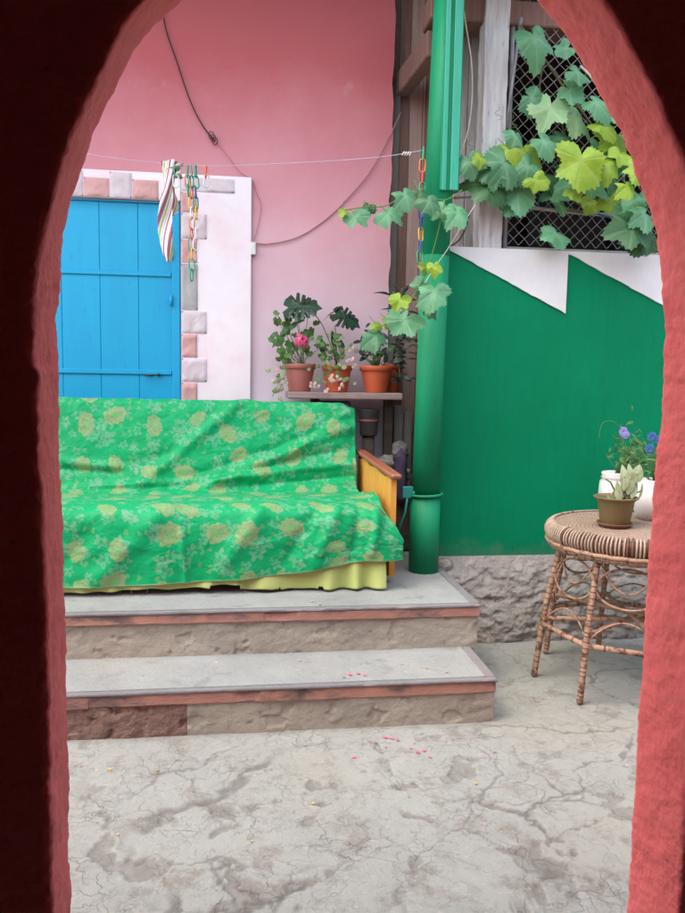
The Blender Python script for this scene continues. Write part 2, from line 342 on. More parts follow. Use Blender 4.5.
# ------------------------------------------------------------------ mesh helpers
class MB:
    def __init__(s): s.v = []; s.f = []; s.m = []; s.sm = []; s.uv = {}; s.vein = {}; s.tone = {}
    def add(s, vs, fs, mi=0, smooth=False):
        o = len(s.v); s.v += [tuple(v) for v in vs]
        for f in fs: s.f.append(tuple(i+o for i in f)); s.m.append(mi); s.sm.append(smooth)
        return o
    def box(s, a, b, mi=0, M=None, bev=0.0):
        x0, y0, z0 = a; x1, y1, z1 = b
        if bev > 0:
            # chamfered box: 24 verts
            vs = []; c = [(x0, x1), (y0, y1), (z0, z1)]; t = min(bev, (x1-x0)*.4, (y1-y0)*.4, (z1-z0)*.4)
            idx = {}
            for i in (0, 1):
                for j in (0, 1):
                    for k in (0, 1):
                        p = [c[0][i], c[1][j], c[2][k]]; d = [t if i == 0 else -t, t if j == 0 else -t, t if k == 0 else -t]
                        for ax in range(3):
                            q = [p[n]+(d[n] if n != ax else 0) for n in range(3)]
                            idx[(i, j, k, ax)] = len(vs); vs.append(q)
            fs = []
            for ax in range(3):
                o1, o2 = [n for n in range(3) if n != ax]
                for s_ in (0, 1):
                    def key(a1, a2):
                        t3 = [0, 0, 0]; t3[ax] = s_; t3[o1] = a1; t3[o2] = a2; return idx[(t3[0], t3[1], t3[2], ax)]
                    fs.append((key(0, 0), key(1, 0), key(1, 1), key(0, 1)))
            for ax in range(3):
                o1, o2 = [n for n in range(3) if n != ax]
                for a1 in (0, 1):
                    for a2 in (0, 1):
                        def k2(sv, which):
                            t3 = [0, 0, 0]; t3[ax] = sv; t3[o1] = a1; t3[o2] = a2; return idx[(t3[0], t3[1], t3[2], which)]
                        fs.append((k2(0, o1), k2(1, o1), k2(1, o2), k2(0, o2)))
            for i in (0, 1):
                for j in (0, 1):
                    for k in (0, 1): fs.append((idx[(i, j, k, 0)], idx[(i, j, k, 1)], idx[(i, j, k, 2)]))
        else:
            vs = [(x0, y0, z0), (x1, y0, z0), (x1, y1, z0), (x0, y1, z0), (x0, y0, z1), (x1, y0, z1), (x1, y1, z1), (x0, y1, z1)]
            fs = [(0, 3, 2, 1), (4, 5, 6, 7), (0, 1, 5, 4), (1, 2, 6, 5), (2, 3, 7, 6), (3, 0, 4, 7)]
        if M is not None: vs = [M @ Vector(v) for v in vs]
        s.add(vs, fs, mi); return s
    def tube(s, pts, r, n=8, mi=0, caps=True, r1=None, closed=False):
        pts = [Vector(p) for p in pts]; k = len(pts); vs = []; prev = None
        for i, p in enumerate(pts):
            if closed: t = pts[(i+1) % k]-pts[i-1]
            else: t = pts[min(i+1, k-1)]-pts[max(i-1, 0)]
            if t.length < 1e-9: t = Vector((0, 0, 1))
            t.normalize()
            if prev is None:
                a = Vector((0, 0, 1)) if abs(t.z) < .9 else Vector((1, 0, 0)); u = t.cross(a).normalized()
            else:
                u = prev-t*prev.dot(t)
                u = u.normalized() if u.length > 1e-6 else t.orthogonal().normalized()
            prev = u; w = t.cross(u)
            rr = r[i] if isinstance(r, (list, tuple)) else (r+(r1-r)*i/(k-1) if r1 is not None else r)
            for j in range(n):
                a = 2*math.pi*j/n; vs.append(p+u*rr*math.cos(a)+w*rr*math.sin(a))
        fs = []
        for i in range(k if closed else k-1):
            for j in range(n):
                a = i*n; b = ((i+1) % k)*n; fs.append((a+j, a+(j+1) % n, b+(j+1) % n, b+j))
        if caps and not closed: fs.append(tuple(range(n-1, -1, -1))); fs.append(tuple((k-1)*n+j for j in range(n)))
        s.add(vs, fs, mi, True); return s
    def lathe(s, prof, c=(0, 0, 0), n=32, mi=0, jit=0):
        vs = []; k = len(prof)
        for (r, z) in prof:
            for j in range(n):
                a = 2*math.pi*j/n; vs.append((c[0]+r*math.cos(a), c[1]+r*math.sin(a), c[2]+z))
        fs = [(i*n+j, i*n+(j+1) % n, (i+1)*n+(j+1) % n, (i+1)*n+j) for i in range(k-1) for j in range(n)]
        s.add(vs, fs, mi, True); return s
    def grid(s, fn, nu, nv, mi=0, uvfn=None):
        vs = []; 
        for j in range(nv+1):
            for i in range(nu+1): vs.append(fn(i/nu, j/nv))
        w = nu+1
        fs = [(j*w+i, j*w+i+1, (j+1)*w+i+1, (j+1)*w+i) for j in range(nv) for i in range(nu)]
        o = s.add(vs, fs, mi, True)
        if uvfn:
            q = 0
            for j in range(nv+1):
                for i in range(nu+1): s.uv[o+q] = uvfn(i/nu, j/nv); q += 1
        return s
    def leaf(s, kind, c, nrm, upv, size, mi=0, curl=.25, seed=0):
        """one leaf blade: outline by kind, blade curved, veins marked"""
        rnd = random.Random(seed*7+3)
        nrm = Vector(nrm).normalized(); upv = Vector(upv); upv = (upv-nrm*upv.dot(nrm)).normalized(); sd = upv.cross(nrm)
        c = Vector(c); out = OUT[kind]; n = len(out); rings = (.0, .35, .7, 1.0); vs = []; ve = []
        wav = rnd.uniform(0, 6)
        for ri, q in enumerate(rings):
            for k, (x, y) in enumerate(out):
                if ri == 0 and k > 0: break
                ja = 1+.13*math.sin(wav*3+2*math.atan2(y, x))+.09*math.sin(wav*5+5*math.atan2(y, x)); X = x*q*(ja if n > 50 else 1); Y = y*q*(ja if n > 50 else 1); rr = math.hypot(X, Y)
                z = -curl*rr*rr + (.15 if kind == 'grape' else .06)*math.sin(wav+3*math.atan2(y, x))*rr + curl*.5*abs(X)*(1 if kind != 'grape' else .3)
                vs.append(c+sd*X*size+upv*Y*size+nrm*z*size)
                a = math.degrees(math.atan2(x, y))
                vv = 0
                if kind in ('grape', 'round'):
                    for va in (0, 52, -52, 108, -108):
                        if abs(a-va) < 4.5: vv = 1
                else: vv = 1 if abs(x) < .03 else 0
                ve.append(1 if ri == 0 else vv)
        fs = []
        for k in range(n): fs.append((0, 1+k, 1+(k+1) % n))
        for ri in range(2):
            a = 1+ri*n; b = a+n
            for k in range(n): fs.append((a+k, b+k, b+(k+1) % n, a+(k+1) % n))
        o = s.add(vs, fs, mi, True); t = rnd.random()**2*.7
        for i, x in enumerate(ve): s.vein[o+i] = x; s.tone[o+i] = t
        return s
    def build(s, name, mats, parent=None, loc=None):
        me = bpy.data.meshes.new(name)
        if loc is None and parent is None and s.v: loc = None
        vv = s.v
        if loc is not None: vv = [(x-loc[0], y-loc[1], z-loc[2]) for x, y, z in vv]
        me.from_pydata(vv, [], s.f)
        if not isinstance(mats, (list, tuple)): mats = [mats]
        for m_ in mats: me.materials.append(MATS[m_])
        me.polygons.foreach_set('material_index', s.m); me.polygons.foreach_set('use_smooth', s.sm)
        if s.uv:
            ul = me.uv_layers.new(name='UVMap')
            for l in me.loops: ul.data[l.index].uv = s.uv.get(l.vertex_index, (0, 0))
        for nm, d in (('vein', s.vein), ('tone', s.tone)):
            if d:
                at_ = me.attributes.new(nm, 'FLOAT', 'POINT'); at_.data.foreach_set('value', [float(d.get(i, 0)) for i in range(len(vv))])
        me.update()
        o = bpy.data.objects.new(name, me); COL.objects.link(o)
        if loc is not None: o.location = loc
        if parent is not None:
            o.parent = parent
            # vertices are written in world coordinates: undo the parents' base points
            off = Vector((0, 0, 0)); p = parent
            while p is not None: off += p.location; p = p.parent
            if loc is None: o.location = -off
            else: o.location = Vector(loc)-off
        return o
def tag(o, label=None, cat=None, group=None, kind=None):
    if label: o['label'] = label
    if cat: o['category'] = cat
    if group: o['group'] = group
    if kind: o['kind'] = kind
    return o
def empty(name, loc, label, cat, group=None):
    o = bpy.data.objects.new(name, None); COL.objects.link(o); o.location = loc; o.empty_display_size = .1
    return tag(o, label, cat, group)
# leaf outlines (x sideways, y to the tip, unit radius)
def o_grape(n=64):
    pts = []
    for k in range(n):
        a = -180+360*k/n
        r = .66
        for va, L, w in ((0, .34, 26), (54, .24, 24), (-54, .24, 24), (112, .16, 28), (-112, .16, 28)):
            d = (a-va+180) % 360-180; r = max(r, .66+L*math.exp(-(d/w)**2))
        r += .045*(1 if k % 2 else -1)
        d = min(abs(a-180), abs(a+180)); r *= 1-.75*math.exp(-(d/16)**2)
        pts.append((r*math.sin(R(a)), r*math.cos(R(a))))
    return pts
def o_round(n=36):
    pts = []
    for k in range(n):
        a = -180+360*k/n; r = .85+.08*math.cos(R(a*7))
        d = min(abs(a-180), abs(a+180)); r *= 1-.6*math.exp(-(d/18)**2)
        pts.append((r*math.sin(R(a)), r*math.cos(R(a))))
    return pts
def o_lance(w=.16, n=12):
    L = []
    for k in range(n+1):
        t = k/n; L.append((w*math.sin(math.pi*t**.8)**.9 if 0 < t < 1 else 0.004, -1+2*t))
    return L+[(-x, y) for x, y in reversed(L[1:-1])]
def o_monstera():
    L = [(0.0, -.55), (.25, -.80), (.55, -.72), (.80, -.45)]
    for k, yb in enumerate((-.22, .05, .32, .58)):
        wx = .95-.13*k
        L += [(.30-.03*k, yb-.06), (.30-.03*k, yb+.0), (wx, yb+.02), (wx-.03, yb+.17)]
    L += [(.22, .80), (0, 1.05)]
    return L+[(-x, y) for x, y in reversed(L[1:-1])]
OUT = dict(grape=o_grape(), round=o_round(), lance=o_lance(), wide=o_lance(.36), strap=o_lance(.09), monstera=o_monstera(), heart=o_lance(.6), petal=o_lance(.5))
OUT['petal'] = OUT['heart']

def nz(x, y, z, s=1.0): return noise.noise(Vector((x*s, y*s, z*s)))
def fbm(x, y, z, s=1.0, o=4):
    t = 0; a = 1
    for _ in range(o): t += a*nz(x, y, z, s); s *= 2.03; a *= .5
    return t
def sst(a, b, x):
    t = min(1, max(0, (x-a)/(b-a))); return t*t*(3-2*t)

# ------------------------------------------------------------------ ground
def ground():
    def axis(a, b, step, far):
        xs = list(np.arange(a, b+1e-6, step)); lo = []; d = step
        x = a
        while x > -far: d *= 1.6; x -= d; lo.append(x)
        hi = []; d = step; x = b
        while x < far: d *= 1.6; x += d; hi.append(x)
        return list(reversed(lo))+xs+hi
    XS = axis(-.75, 2.1, .007, 60); YS = axis(1.95, 4.0, .0075, 60)
    w = len(XS); vs = []; pit = []; cr = []
    for y in YS:
        for x in XS:
            z = 0; p = 0; c = 0
            if -.95 < x < 2.4 and 1.6 < y < 4.1:
                wx = x+.12*nz(x, y, 1, 3)+.045*fbm(x, y, 3, 11, 3); wy = y+.12*nz(x, y, 5, 3)+.045*fbm(x, y, 7, 11, 3)
                d = noise.voronoi(Vector((wx*3.1, wy*3.8, 0)))[0]
                e = d[1]-d[0]
                d2 = noise.voronoi(Vector((wx*1.25+4, wy*1.5, 2)))[0]; e2 = d2[1]-d2[0]
                near = 1-sst(2.35, 3.0, y+.25*nz(x, y, 9, 1.2)-.1*(x-.6))     # broken up towards the arch
                g = sst(-.15, .35, fbm(x, y, 4, 1.8, 3))
                c = (1-sst(.004, .045, e))*g*(.15+.85*near)
                c = max(c, (1-sst(.002, .020, e2))*(.25+.60*sst(-.2, .2, nz(x, y, 8, 2.3))))
                pt = fbm(x, y, 11, 5.2, 5)*.9+.45*near+.50*(1-sst(0, .20, e))*near
                p = sst(1.02, 1.12, pt+.12*fbm(x, y, 21, 24, 3))*1.0
                z = -.006*p-.0025*c+.0012*fbm(x, y, 2, 3, 2)+.0007*fbm(x, y, 6, 30, 3)
                edge = min(1, (x+.95)/.15, (2.4-x)/.2, (y-1.6)/.2, (4.1-y)/.1); z *= max(0, edge); p *= max(0, edge); c *= max(0, edge)
            vs.append((x, y, z)); pit.append(p); cr.append(c*.75)
    fs = [(j*w+i, j*w+i+1, (j+1)*w+i+1, (j+1)*w+i) for j in range(len(YS)-1) for i in range(w-1)]
    me = bpy.data.meshes.new('ground'); me.from_pydata(vs, [], fs); me.materials.append(MATS['worn yard concrete'])
    me.polygons.foreach_set('use_smooth', [True]*len(fs))
    for nm, d in (('pit', pit), ('crack', cr)):
        a = me.attributes.new(nm, 'FLOAT', 'POINT'); a.data.foreach_set('value', d)
    o = bpy.data.objects.new('ground', me); COL.objects.link(o); o['kind'] = 'structure'
ground()

# ------------------------------------------------------------------ arch wall and the dark passage the view is taken from
def catmull(pts, n):
    P = [Vector(p) for p in pts]; out = []
    for i in range(len(P)-1):
        p0 = P[max(i-1, 0)]; p1 = P[i]; p2 = P[i+1]; p3 = P[min(i+2, len(P)-1)]
        for k in range(n):
            t = k/n; out.append(.5*((2*p1)+(-p0+p2)*t+(2*p0-5*p1+4*p2-p3)*t*t+(-p0+3*p1-3*p2+p3)*t**3))
    out.append(P[-1]); return out
ARC = [(-.250, 0), (-.250, .5), (-.249, 1.05), (-.252, 1.35), (-.249, 1.50), (-.237, 1.606), (-.220, 1.668), (-.188, 1.755), (-.138, 1.851), (-.071, 1.925), (.02, 1.992), (.12, 2.035), (.22, 2.052), (.32, 2.038), (.39, 2.005),
       (.445, 1.966), (.515, 1.892), (.586, 1.785), (.633, 1.697), (.664, 1.606), (.682, 1.512), (.687, 1.35), (.682, 1.20), (.680, .95), (.680, .47), (.684, 0)]
def arch():
    root = empty('arched_wall', (.2, 1.12, 0), 'thick rough red-pink plastered wall whose arched opening frames the yard', 'wall')
    A = catmull([(x, 0, z) for x, z in ARC], 26)
    # resample evenly
    pts = [A[0]]; acc = 0; step = .006
    for i in range(1, len(A)):
        seg = (A[i]-A[i-1]); L = seg.length; t = 0
        while acc+L-t >= step:
            t += step-acc; acc = 0; pts.append(A[i-1]+seg*(t/L))
        acc += L-t
    n = len(pts); cx = .215
    nrm = []
    for i in range(n):
        t = pts[min(i+6, n-1)]-pts[max(i-6, 0)]; nv = Vector((t.z, 0, -t.x)).normalized()   # into the opening
        nrm.append(nv)
    Y0, Y1 = 1.045, 1.190
    def zmid(z): return z
    # thickness profile across: offsets outward (away from opening) for rounded edges
    prof = []
    for k in range(13):     # front round-off radius .014, back radius .006
        pass
    prof = [(Y0, .06), (Y0, .035), (Y0, .012), (Y0+.0012, .004), (Y0+.005, .0005)]
    ny = 20
    for k in range(1, ny): prof.append((Y0+.005+(Y1-Y0-.011)*k/ny, 0))
    prof += [(Y1-.005, .001), (Y1-.001, .005), (Y1, .012), (Y1+.0, .035), (Y1, .06)]
    vs = []; w = len(prof)
    for i in range(n):
        for j, (y, o) in enumerate(prof):
            q = pts[i]-nrm[i]*o
            zz = q.z
            # front outline is a few cm lower than the back one
            fx = (Y1-y)/(Y1-Y0)
            if zz > 1.4: q = Vector((q.x+(.012*fx*sst(1.4, 1.8, zz) if q.x < cx else -.004*fx), 0, q.z-.014*fx*sst(1.4, 1.7, zz)))
            else: q = Vector((q.x+(.006*fx if q.x < cx else .006*fx), 0, q.z))
            d = .0035*fbm(q.x*1.0, y, q.z, 16, 2)+.0022*fbm(q.x, y, q.z, 75, 3)
            if d < -.002: d *= 1.3
            p = q+nrm[i]*d
            vs.append((p.x, y+(.0015*fbm(p.x, y, p.z, 50, 2) if o > .01 else 0), max(p.z, 0)))
    fs = [(i*w+j, i*w+j+1, (i+1)*w+j+1, (i+1)*w+j) for i in range(n-1) for j in range(w-1)]
    # the two faces of the wall round the opening out to a big rectangle
    X0, X1, ZT = -3.2, 4.2, 2.22
    def outer(x, z):
        # project from the opening's middle to the rectangle
        dx = x-cx; dz = z-1.0
        if z <= 0.001: return (X0 if x < cx else X1, 0)
        t = 1e9
        if dx < 0: t = min(t, (X0-cx)/dx)
        if dx > 0: t = min(t, (X1-cx)/dx)
        if dz > 0: t = min(t, (ZT-1.0)/dz)
        if dz < 0: t = min(t, -1.0/dz)
        return (cx+dx*t, 1.0+dz*t)
    base = len(vs)
    for jj, col_ in ((0, 0), (1, w-1)):
        start = len(vs)
        for i in range(n):
            q = vs[i*w+col_]; ox, oz = outer(q[0], q[2]); y = q[1]
            vs.append((ox, Y0 if jj == 0 else Y1, oz))
        for i in range(n-1):
            a = i*w+col_; b = (i+1)*w+col_; f = (a, b, start+i+1, start+i) if jj == 0 else (b, a, start+i, start+i+1); fs.append(f)
    mb = MB(); mb.add(vs, fs, 0, True)
    o = mb.build('wall', 'arch stucco', root)
    # lower side corners so that the faces are closed to the ground, and the top of the wall
    mb = MB()
    mb.box((X0, Y0+.002, ZT-.01), (X1, Y1-.002, ZT+.12)); mb.build('coping', 'arch stucco', root)
arch()
def passage():
    root = empty('dark_passage', (.2, -.9, 0), 'dark passage room behind the arch with red-brown walls and low ceiling', 'passage room')
    mb = MB()
    mb.box((-1.55, -2.6, 0.004), (-1.4, 1.03, 2.2)); mb.box((2.0, -2.6, .004), (2.15, 1.03, 2.2)); mb.box((-1.55, -2.75, .004), (1.25, -2.6, 2.2)); mb.box((1.5, -2.75, .004), (2.15, -2.6, 2.2)); mb.box((1.25, -2.75, 1.95), (1.5, -2.6, 2.2))  # narrow opening in the unseen back wall, added to light the arch face
    mb.build('wall', 'passage paint', root)
    mb = MB(); mb.box((-1.6, -2.8, 2.2), (2.2, 1.04, 2.3)); mb.build('ceiling', 'dark roof timber', root)
passage()

# ------------------------------------------------------------------ pink house
HY = 4.6
def house():
    root = empty('pink_house', (0, HY+.2, .38), 'pink plastered house wall with a sky blue door behind the sofa', 'house')
    # wall with a doorway: pieces meet edge to edge
    DX0, DX1, DZ = -1.35, -.30, 2.345
    Xl, Xr, ZT = -4.5, .905, 3.86
    mb = MB()
    def skin(x0, x1, z0, z1):
        nu = max(2, int((x1-x0)/.06)); nv = max(2, int((z1-z0)/.06))
        def fn(u, v):
            x = x0+(x1-x0)*u; z = z0+(z1-z0)*v
            e = min(1, 8*min(u, 1-u, v, 1-v)+.0)
            y = HY+.007*fbm(x, 0, z, 1.6, 3)
            if abs(x-Xr) < .001: x += .014*fbm(0, 0, z, 6, 4)
            return (x, y, z)
        mb.grid(fn, nu, nv)
    skin(Xl, DX0, 0, ZT); skin(DX0, DX1, DZ, ZT); skin(DX1, Xr, 0, ZT)
    mb.box((Xl, HY+.02, 0), (DX0-.02, HY+.28, ZT)); mb.box((DX1+.02, HY+.02, 0), (Xr-.02, HY+.28, ZT)); mb.box((DX0-.02, HY+.02, DZ+.02), (DX1+.02, HY+.28, ZT))
    # right-hand broken edge of the plaster
    def ef(u, v):
        z = 4.3*v; return (Xr+.014*fbm(0, 0, z, 6, 4)+(.016*fbm(u*3, 2, z, 22, 3)-.004)*sst(0, .3, u), HY+.007*fbm(Xr, 0, z, 1.6, 3)+.09*u, z)
    mb2 = MB(); mb2.grid(ef, 6, 300); mb2.build('broken_edge', 'crumbled dark mortar', root)
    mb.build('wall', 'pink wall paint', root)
    # white raised panel round the door
    mb = MB(); mb.box((-.295, HY-.030, .38), (.098, HY-.008, 2.497), bev=.004); mb.box((-1.75, HY-.030, 2.349), (-.297, HY-.008, 2.497), bev=.004)
    mb.build('door_surround', 'white plaster', root)
    # quoin blocks
    def block(x0, x1, z0, z1, m_):
        b = MB()
        def fn(u, v):
            x = x0+(x1-x0)*u; z = z0+(z1-z0)*v; e = min(1, 9*min(u, 1-u), 9*min(v, 1-v))
            return (x, HY-.034-(.006+.008*fbm(x, 0, z, 14, 4))*e**.5, z)
        b.grid(fn, 14, 12)
        b.box((x0, HY-.034, z0), (x1, HY-.0295, z1)); b.build('quoin_block', m_, root)
    ys = [178, 202, 226, 251, 311, 334, 358, 382, 407]
    zz = [at(190, y, HY).z for y in (178, 193, 214, 240, 264, 311, 334, 358, 382, 410)]
    kinds = ['p', 'k', 'p', 'k', 'g', 'p', 'k', 'p', 'k']
    mt = dict(p='pale quoin stone', k='pink quoin stone', g='grey quoin stone')
    for i in range(9):
        wide = kinds[i] == 'p'
        if i == 0: x0, x1 = -.293, -.0
        else: x0, x1 = -.293, (-.155 if wide else -.208)
        if kinds[i] == 'g': x1 = -.205
        block(x0, x1-.0, zz[i+1]+.004, zz[i]-.004, mt[kinds[i]])
    x = -1.46
    for k, (wd, kd) in enumerate([(.13, 'k'), (.12, 'p'), (.14, 'k'), (.13, 'p'), (.12, 'p'), (.14, 'k'), (.12, 'p'), (.145, 'k')]):
        if x > -.36: break
        block(x+.003, min(x+wd, -.297)-.003, 2.352, 2.452+(0.035 if kd == 'p' else 0), mt[kd]); x += wd
    # the door
    mb = MB()
    xs = [-1.35, -1.16, -.955, -.746, -.535, -.345]
    for a, b in zip(xs[:-1], xs[1:]):
        mb.box((a+.0006, HY+.012, .40), (b-.0006, HY+.045, 2.335), bev=.0025)
    door = mb.build('door', 'blue door paint', root)
    for z in (at(120, 273, HY).z, at(120, 372, HY).z, .62):
        mb = MB(); mb.box((-1.35, HY+.001, z-.012), (-.352, HY+.0115, z+.014), bev=.003)
        mb.build('rail', 'blue door paint', door)
    mb = MB(); mb.box((-.348, HY-.012, .40), (-.302, HY+.05, 2.342), bev=.005); mb.box((-1.348, HY+.0, 2.336), (-.349, HY+.05, 2.3445))
    mb.build('door_frame', 'blue door paint', root)
    for z in (2.06, 1.80, 1.05):
        h = MB(); h.tube([(-.352, HY-.020, z-.03), (-.352, HY-.020, z+.03)], .009, 10)
        h.build('hinge', 'blue door paint', door)
    h = MB(); h.tube([(-.50, HY-.012, 1.375), (-.45, HY-.020, 1.375)], .006, 6); h.tube([(-.425, HY-.02, 1.38), (-.425, HY+.0, 1.38)], .009, 8)
    h.build('bolt', 'black cable', door)
    # eaves above
    mb = MB()
    mb.box((-4.6, 3.72, 3.87), (1.6, 4.9, 3.91))
    ea = mb.build('eaves', 'dark roof timber', root)
    for k in range(12):
        b = MB(); x = -4.4+.53*k; b.box((x, 3.75, 3.76), (x+.07, 4.58, 3.867)); b.build('rafter', 'dark roof timber', ea)
    mb = MB(); 
    for k in range(40): mb.tube([(-4.6+.155*k, 3.64, 3.94), (-4.6+.155*k, 5.0, 4.25)], .085, 8)
    mb.build('roof', 'terracotta tile', root)
house()
# timber screen in the corner between the house and the green pipe
def timber():
    root = empty('timber_screen', (1.05, 4.75, .38), 'brown timber frame and boards in the corner between pink wall and green pipe', 'timber frame')
    def board(px0, px1, Y, mt, z0=.38, z1=4.2, t=.03, name='board'):
        a = at(px0, 250, Y); b = at(px1, 250, Y)
        mb = MB(); mb.box((a.x, Y, z0), (b.x, Y+t, z1), bev=.004); return mb.build(name, mt, root)
    board(397, 406, 4.715, 'brown wood'); board(406.5, 419, 4.72, 'pinkish board'); board(419.5, 436, 4.72, 'pinkish board')
    board(423, 432, 4.67, 'brown wood', 1.55, 4.2, .045, 'stile')
    board(436, 450, 4.73, 'brown wood')
    # boards right of the pipe
    for a, b, mt in ((450, 463, 'weathered grey wood'), (463.4, 474, 'weathered grey wood'), (474.4, 484, 'brown wood'), (484.4, 496, 'brown wood')):
        board(a, b, 4.30, mt, 2.0, 4.2)
    # lintel running forward out of the corner
    p0 = at(404, 97, 4.68); p1 = at(436, 57, 4.12)
    mb = MB(); d = (p1-p0); L = d.length; q = Vector((1, 0, 0)); 
    Mx = Matrix.Translation(p0) @ d.to_track_quat('Y', 'Z').to_matrix().to_4x4()
    mb.box((-.03, 0, 0), (.05, L, .13), M=Mx, bev=.006); mb.build('beam', 'brown wood', root)
    mb = MB(); mb.box((.98, 4.05, 3.2), (1.9, 4.24, 3.32), bev=.006); mb.build('lintel', 'brown wood', root)
    mb = MB(); mb.box((.93, 3.50, 3.44), (1.62, 4.23, 3.48)); mb.build('unseen_shade_board', 'dark roof timber', root)  # board out of view, added to darken the tops of pipe and post
    # lower lean-to boards and rubble behind the sofa arm
    for a, b, Y, z1, mt in ((395, 403, 4.60, 1.22, 'weathered grey wood'), (404, 412, 4.62, 1.18, 'weathered grey wood')):
        p = at(a, 420, Y); q = at(b, 420, Y)
        mb = MB(); mb.box((p.x, Y, .38), (q.x, Y+.025, z1), bev=.003); mb.build('low_board', mt, root)
timber()

# ------------------------------------------------------------------ green wall, plinth, zigzag
GY = 4.0
def green_wall():
    root = empty('green_wall', (2.1, GY+.1, 0), 'low green painted wall with white sawtooth band on rough stone base', 'wall')
    x0, x1, zb, zt = 1.085, 5.2, .437, 2.062
    mb = MB()
    def fn(u, v):
        x = x0+(x1-x0)*u; z = zb+(zt-zb)*v
        return (x, GY+.006*fbm(x, 1, z, 1.3, 3)*min(1, 10*v, 10*(1-v)), z)
    mb.grid(fn, 120, 50)
    mb.box((x0, GY+.012, zb), (x1, GY+.2, zt)); mb.add([(x0, GY, zb), (x0, GY+.012, zb), (x0, GY+.012, zt), (x0, GY, zt)], [(0, 1, 2, 3)])
    mb.add([(x0, GY, zt), (x0, GY+.2, zt+.001), (x1, GY+.2, zt+.001), (x1, GY, zt)], [(0, 3, 2, 1)]); mb.add([(x0, GY, zb), (x1, GY, zb), (x1, GY+.2, zb), (x0, GY+.2, zb)], [(0, 1, 2, 3)])
    mb.build('painted_wall', 'green wall paint', root)
    # white teeth 3 mm proud
    mb = MB(); y = GY-.0085
    T = [(1.087, 1.742), (1.742, 2.42), (2.42, 3.1), (3.1, 3.78), (3.78, 4.46)]
    for a, b in T:
        n = 24; vs = []
        for k in range(n+1):
            t = k/n; x = a+(b-a)*t; zl = 2.053-.31*t+.005*fbm(x, 0, 0, 12, 4); vs.append((x, y, min(zl, 2.062))); 
        vs2 = [(a+(b-a)*k/n, y, 2.066) for k in range(n+1)]
        back = [(x, y+.007, z) for x, _, z in vs]
        o = vs+vs2+back; N1 = n+1
        mb.add(o, [(k, k+1, N1+k+1, N1+k) for k in range(n)]+[(k+1, k, 2*N1+k, 2*N1+k+1) for k in range(n)])
        mb.add([vs[-1], vs2[-1], (b, y+.007, vs2[-1][2]), (b, y+.007, vs[-1][2])], [(0, 3, 2, 1)])
    mb.add([(x0, y, 2.066), (x1, y, 2.066), (x1, GY+.2, 2.067), (x0, GY+.2, 2.067)], [(0, 1, 2, 3)])
    mb.build('white_sawtooth', 'white wall paint', root)
    # plinth of rubble
    mb = MB()
    def pf(u, v):
        x = 1.0+(5.2-1.0)*u; z = .44*v
        b = 3.865+.125*v**2.2
        d = noise.voronoi(Vector((x*7+.5*nz(x, 0, z, 5), z*10+.4*nz(x, 3, z, 6), 0)))[0]
        e = min(1, (d[1]-d[0])*3.0)
        k = min(1, 5*(1-v))
        bul = (.003*e+.020*fbm(x, 7, z*1.5, 4, 4)+.016*fbm(x, 2, z*2, 13, 5)+.012*abs(nz(x, 2, z, 40)))*k
        if x < 1.12: bul *= .4
        return (x, b-bul, z+.008*nz(x, 5, z, 16)*(k if v > 0 else 0)+(-.01 if v == 0 else 0))
    mb.grid(pf, 520, 56)
    mb.box((1.0, 3.992, 0), (5.2, 4.2, .433))
    mb.build('stone_plinth', 'rubble stone', root)
    # chipped cement left of the wall foot
    mb = MB()
    def cf(u, v): 
        a = 2*math.pi*u; r = .055+.02*nz(math.cos(a), math.sin(a), v, 2.5); rr = r*math.sin(math.pi*min(1, .02+v*.98))**.6
        return (1.10+rr*math.cos(a), 3.955+rr*.6*math.sin(a), .40+.035*math.cos(math.pi*v)+.01*nz(a, v, 2, 2))
    mb.grid(cf, 20, 12); mb.build('cement_lump', 'rubble stone', root)
green_wall()

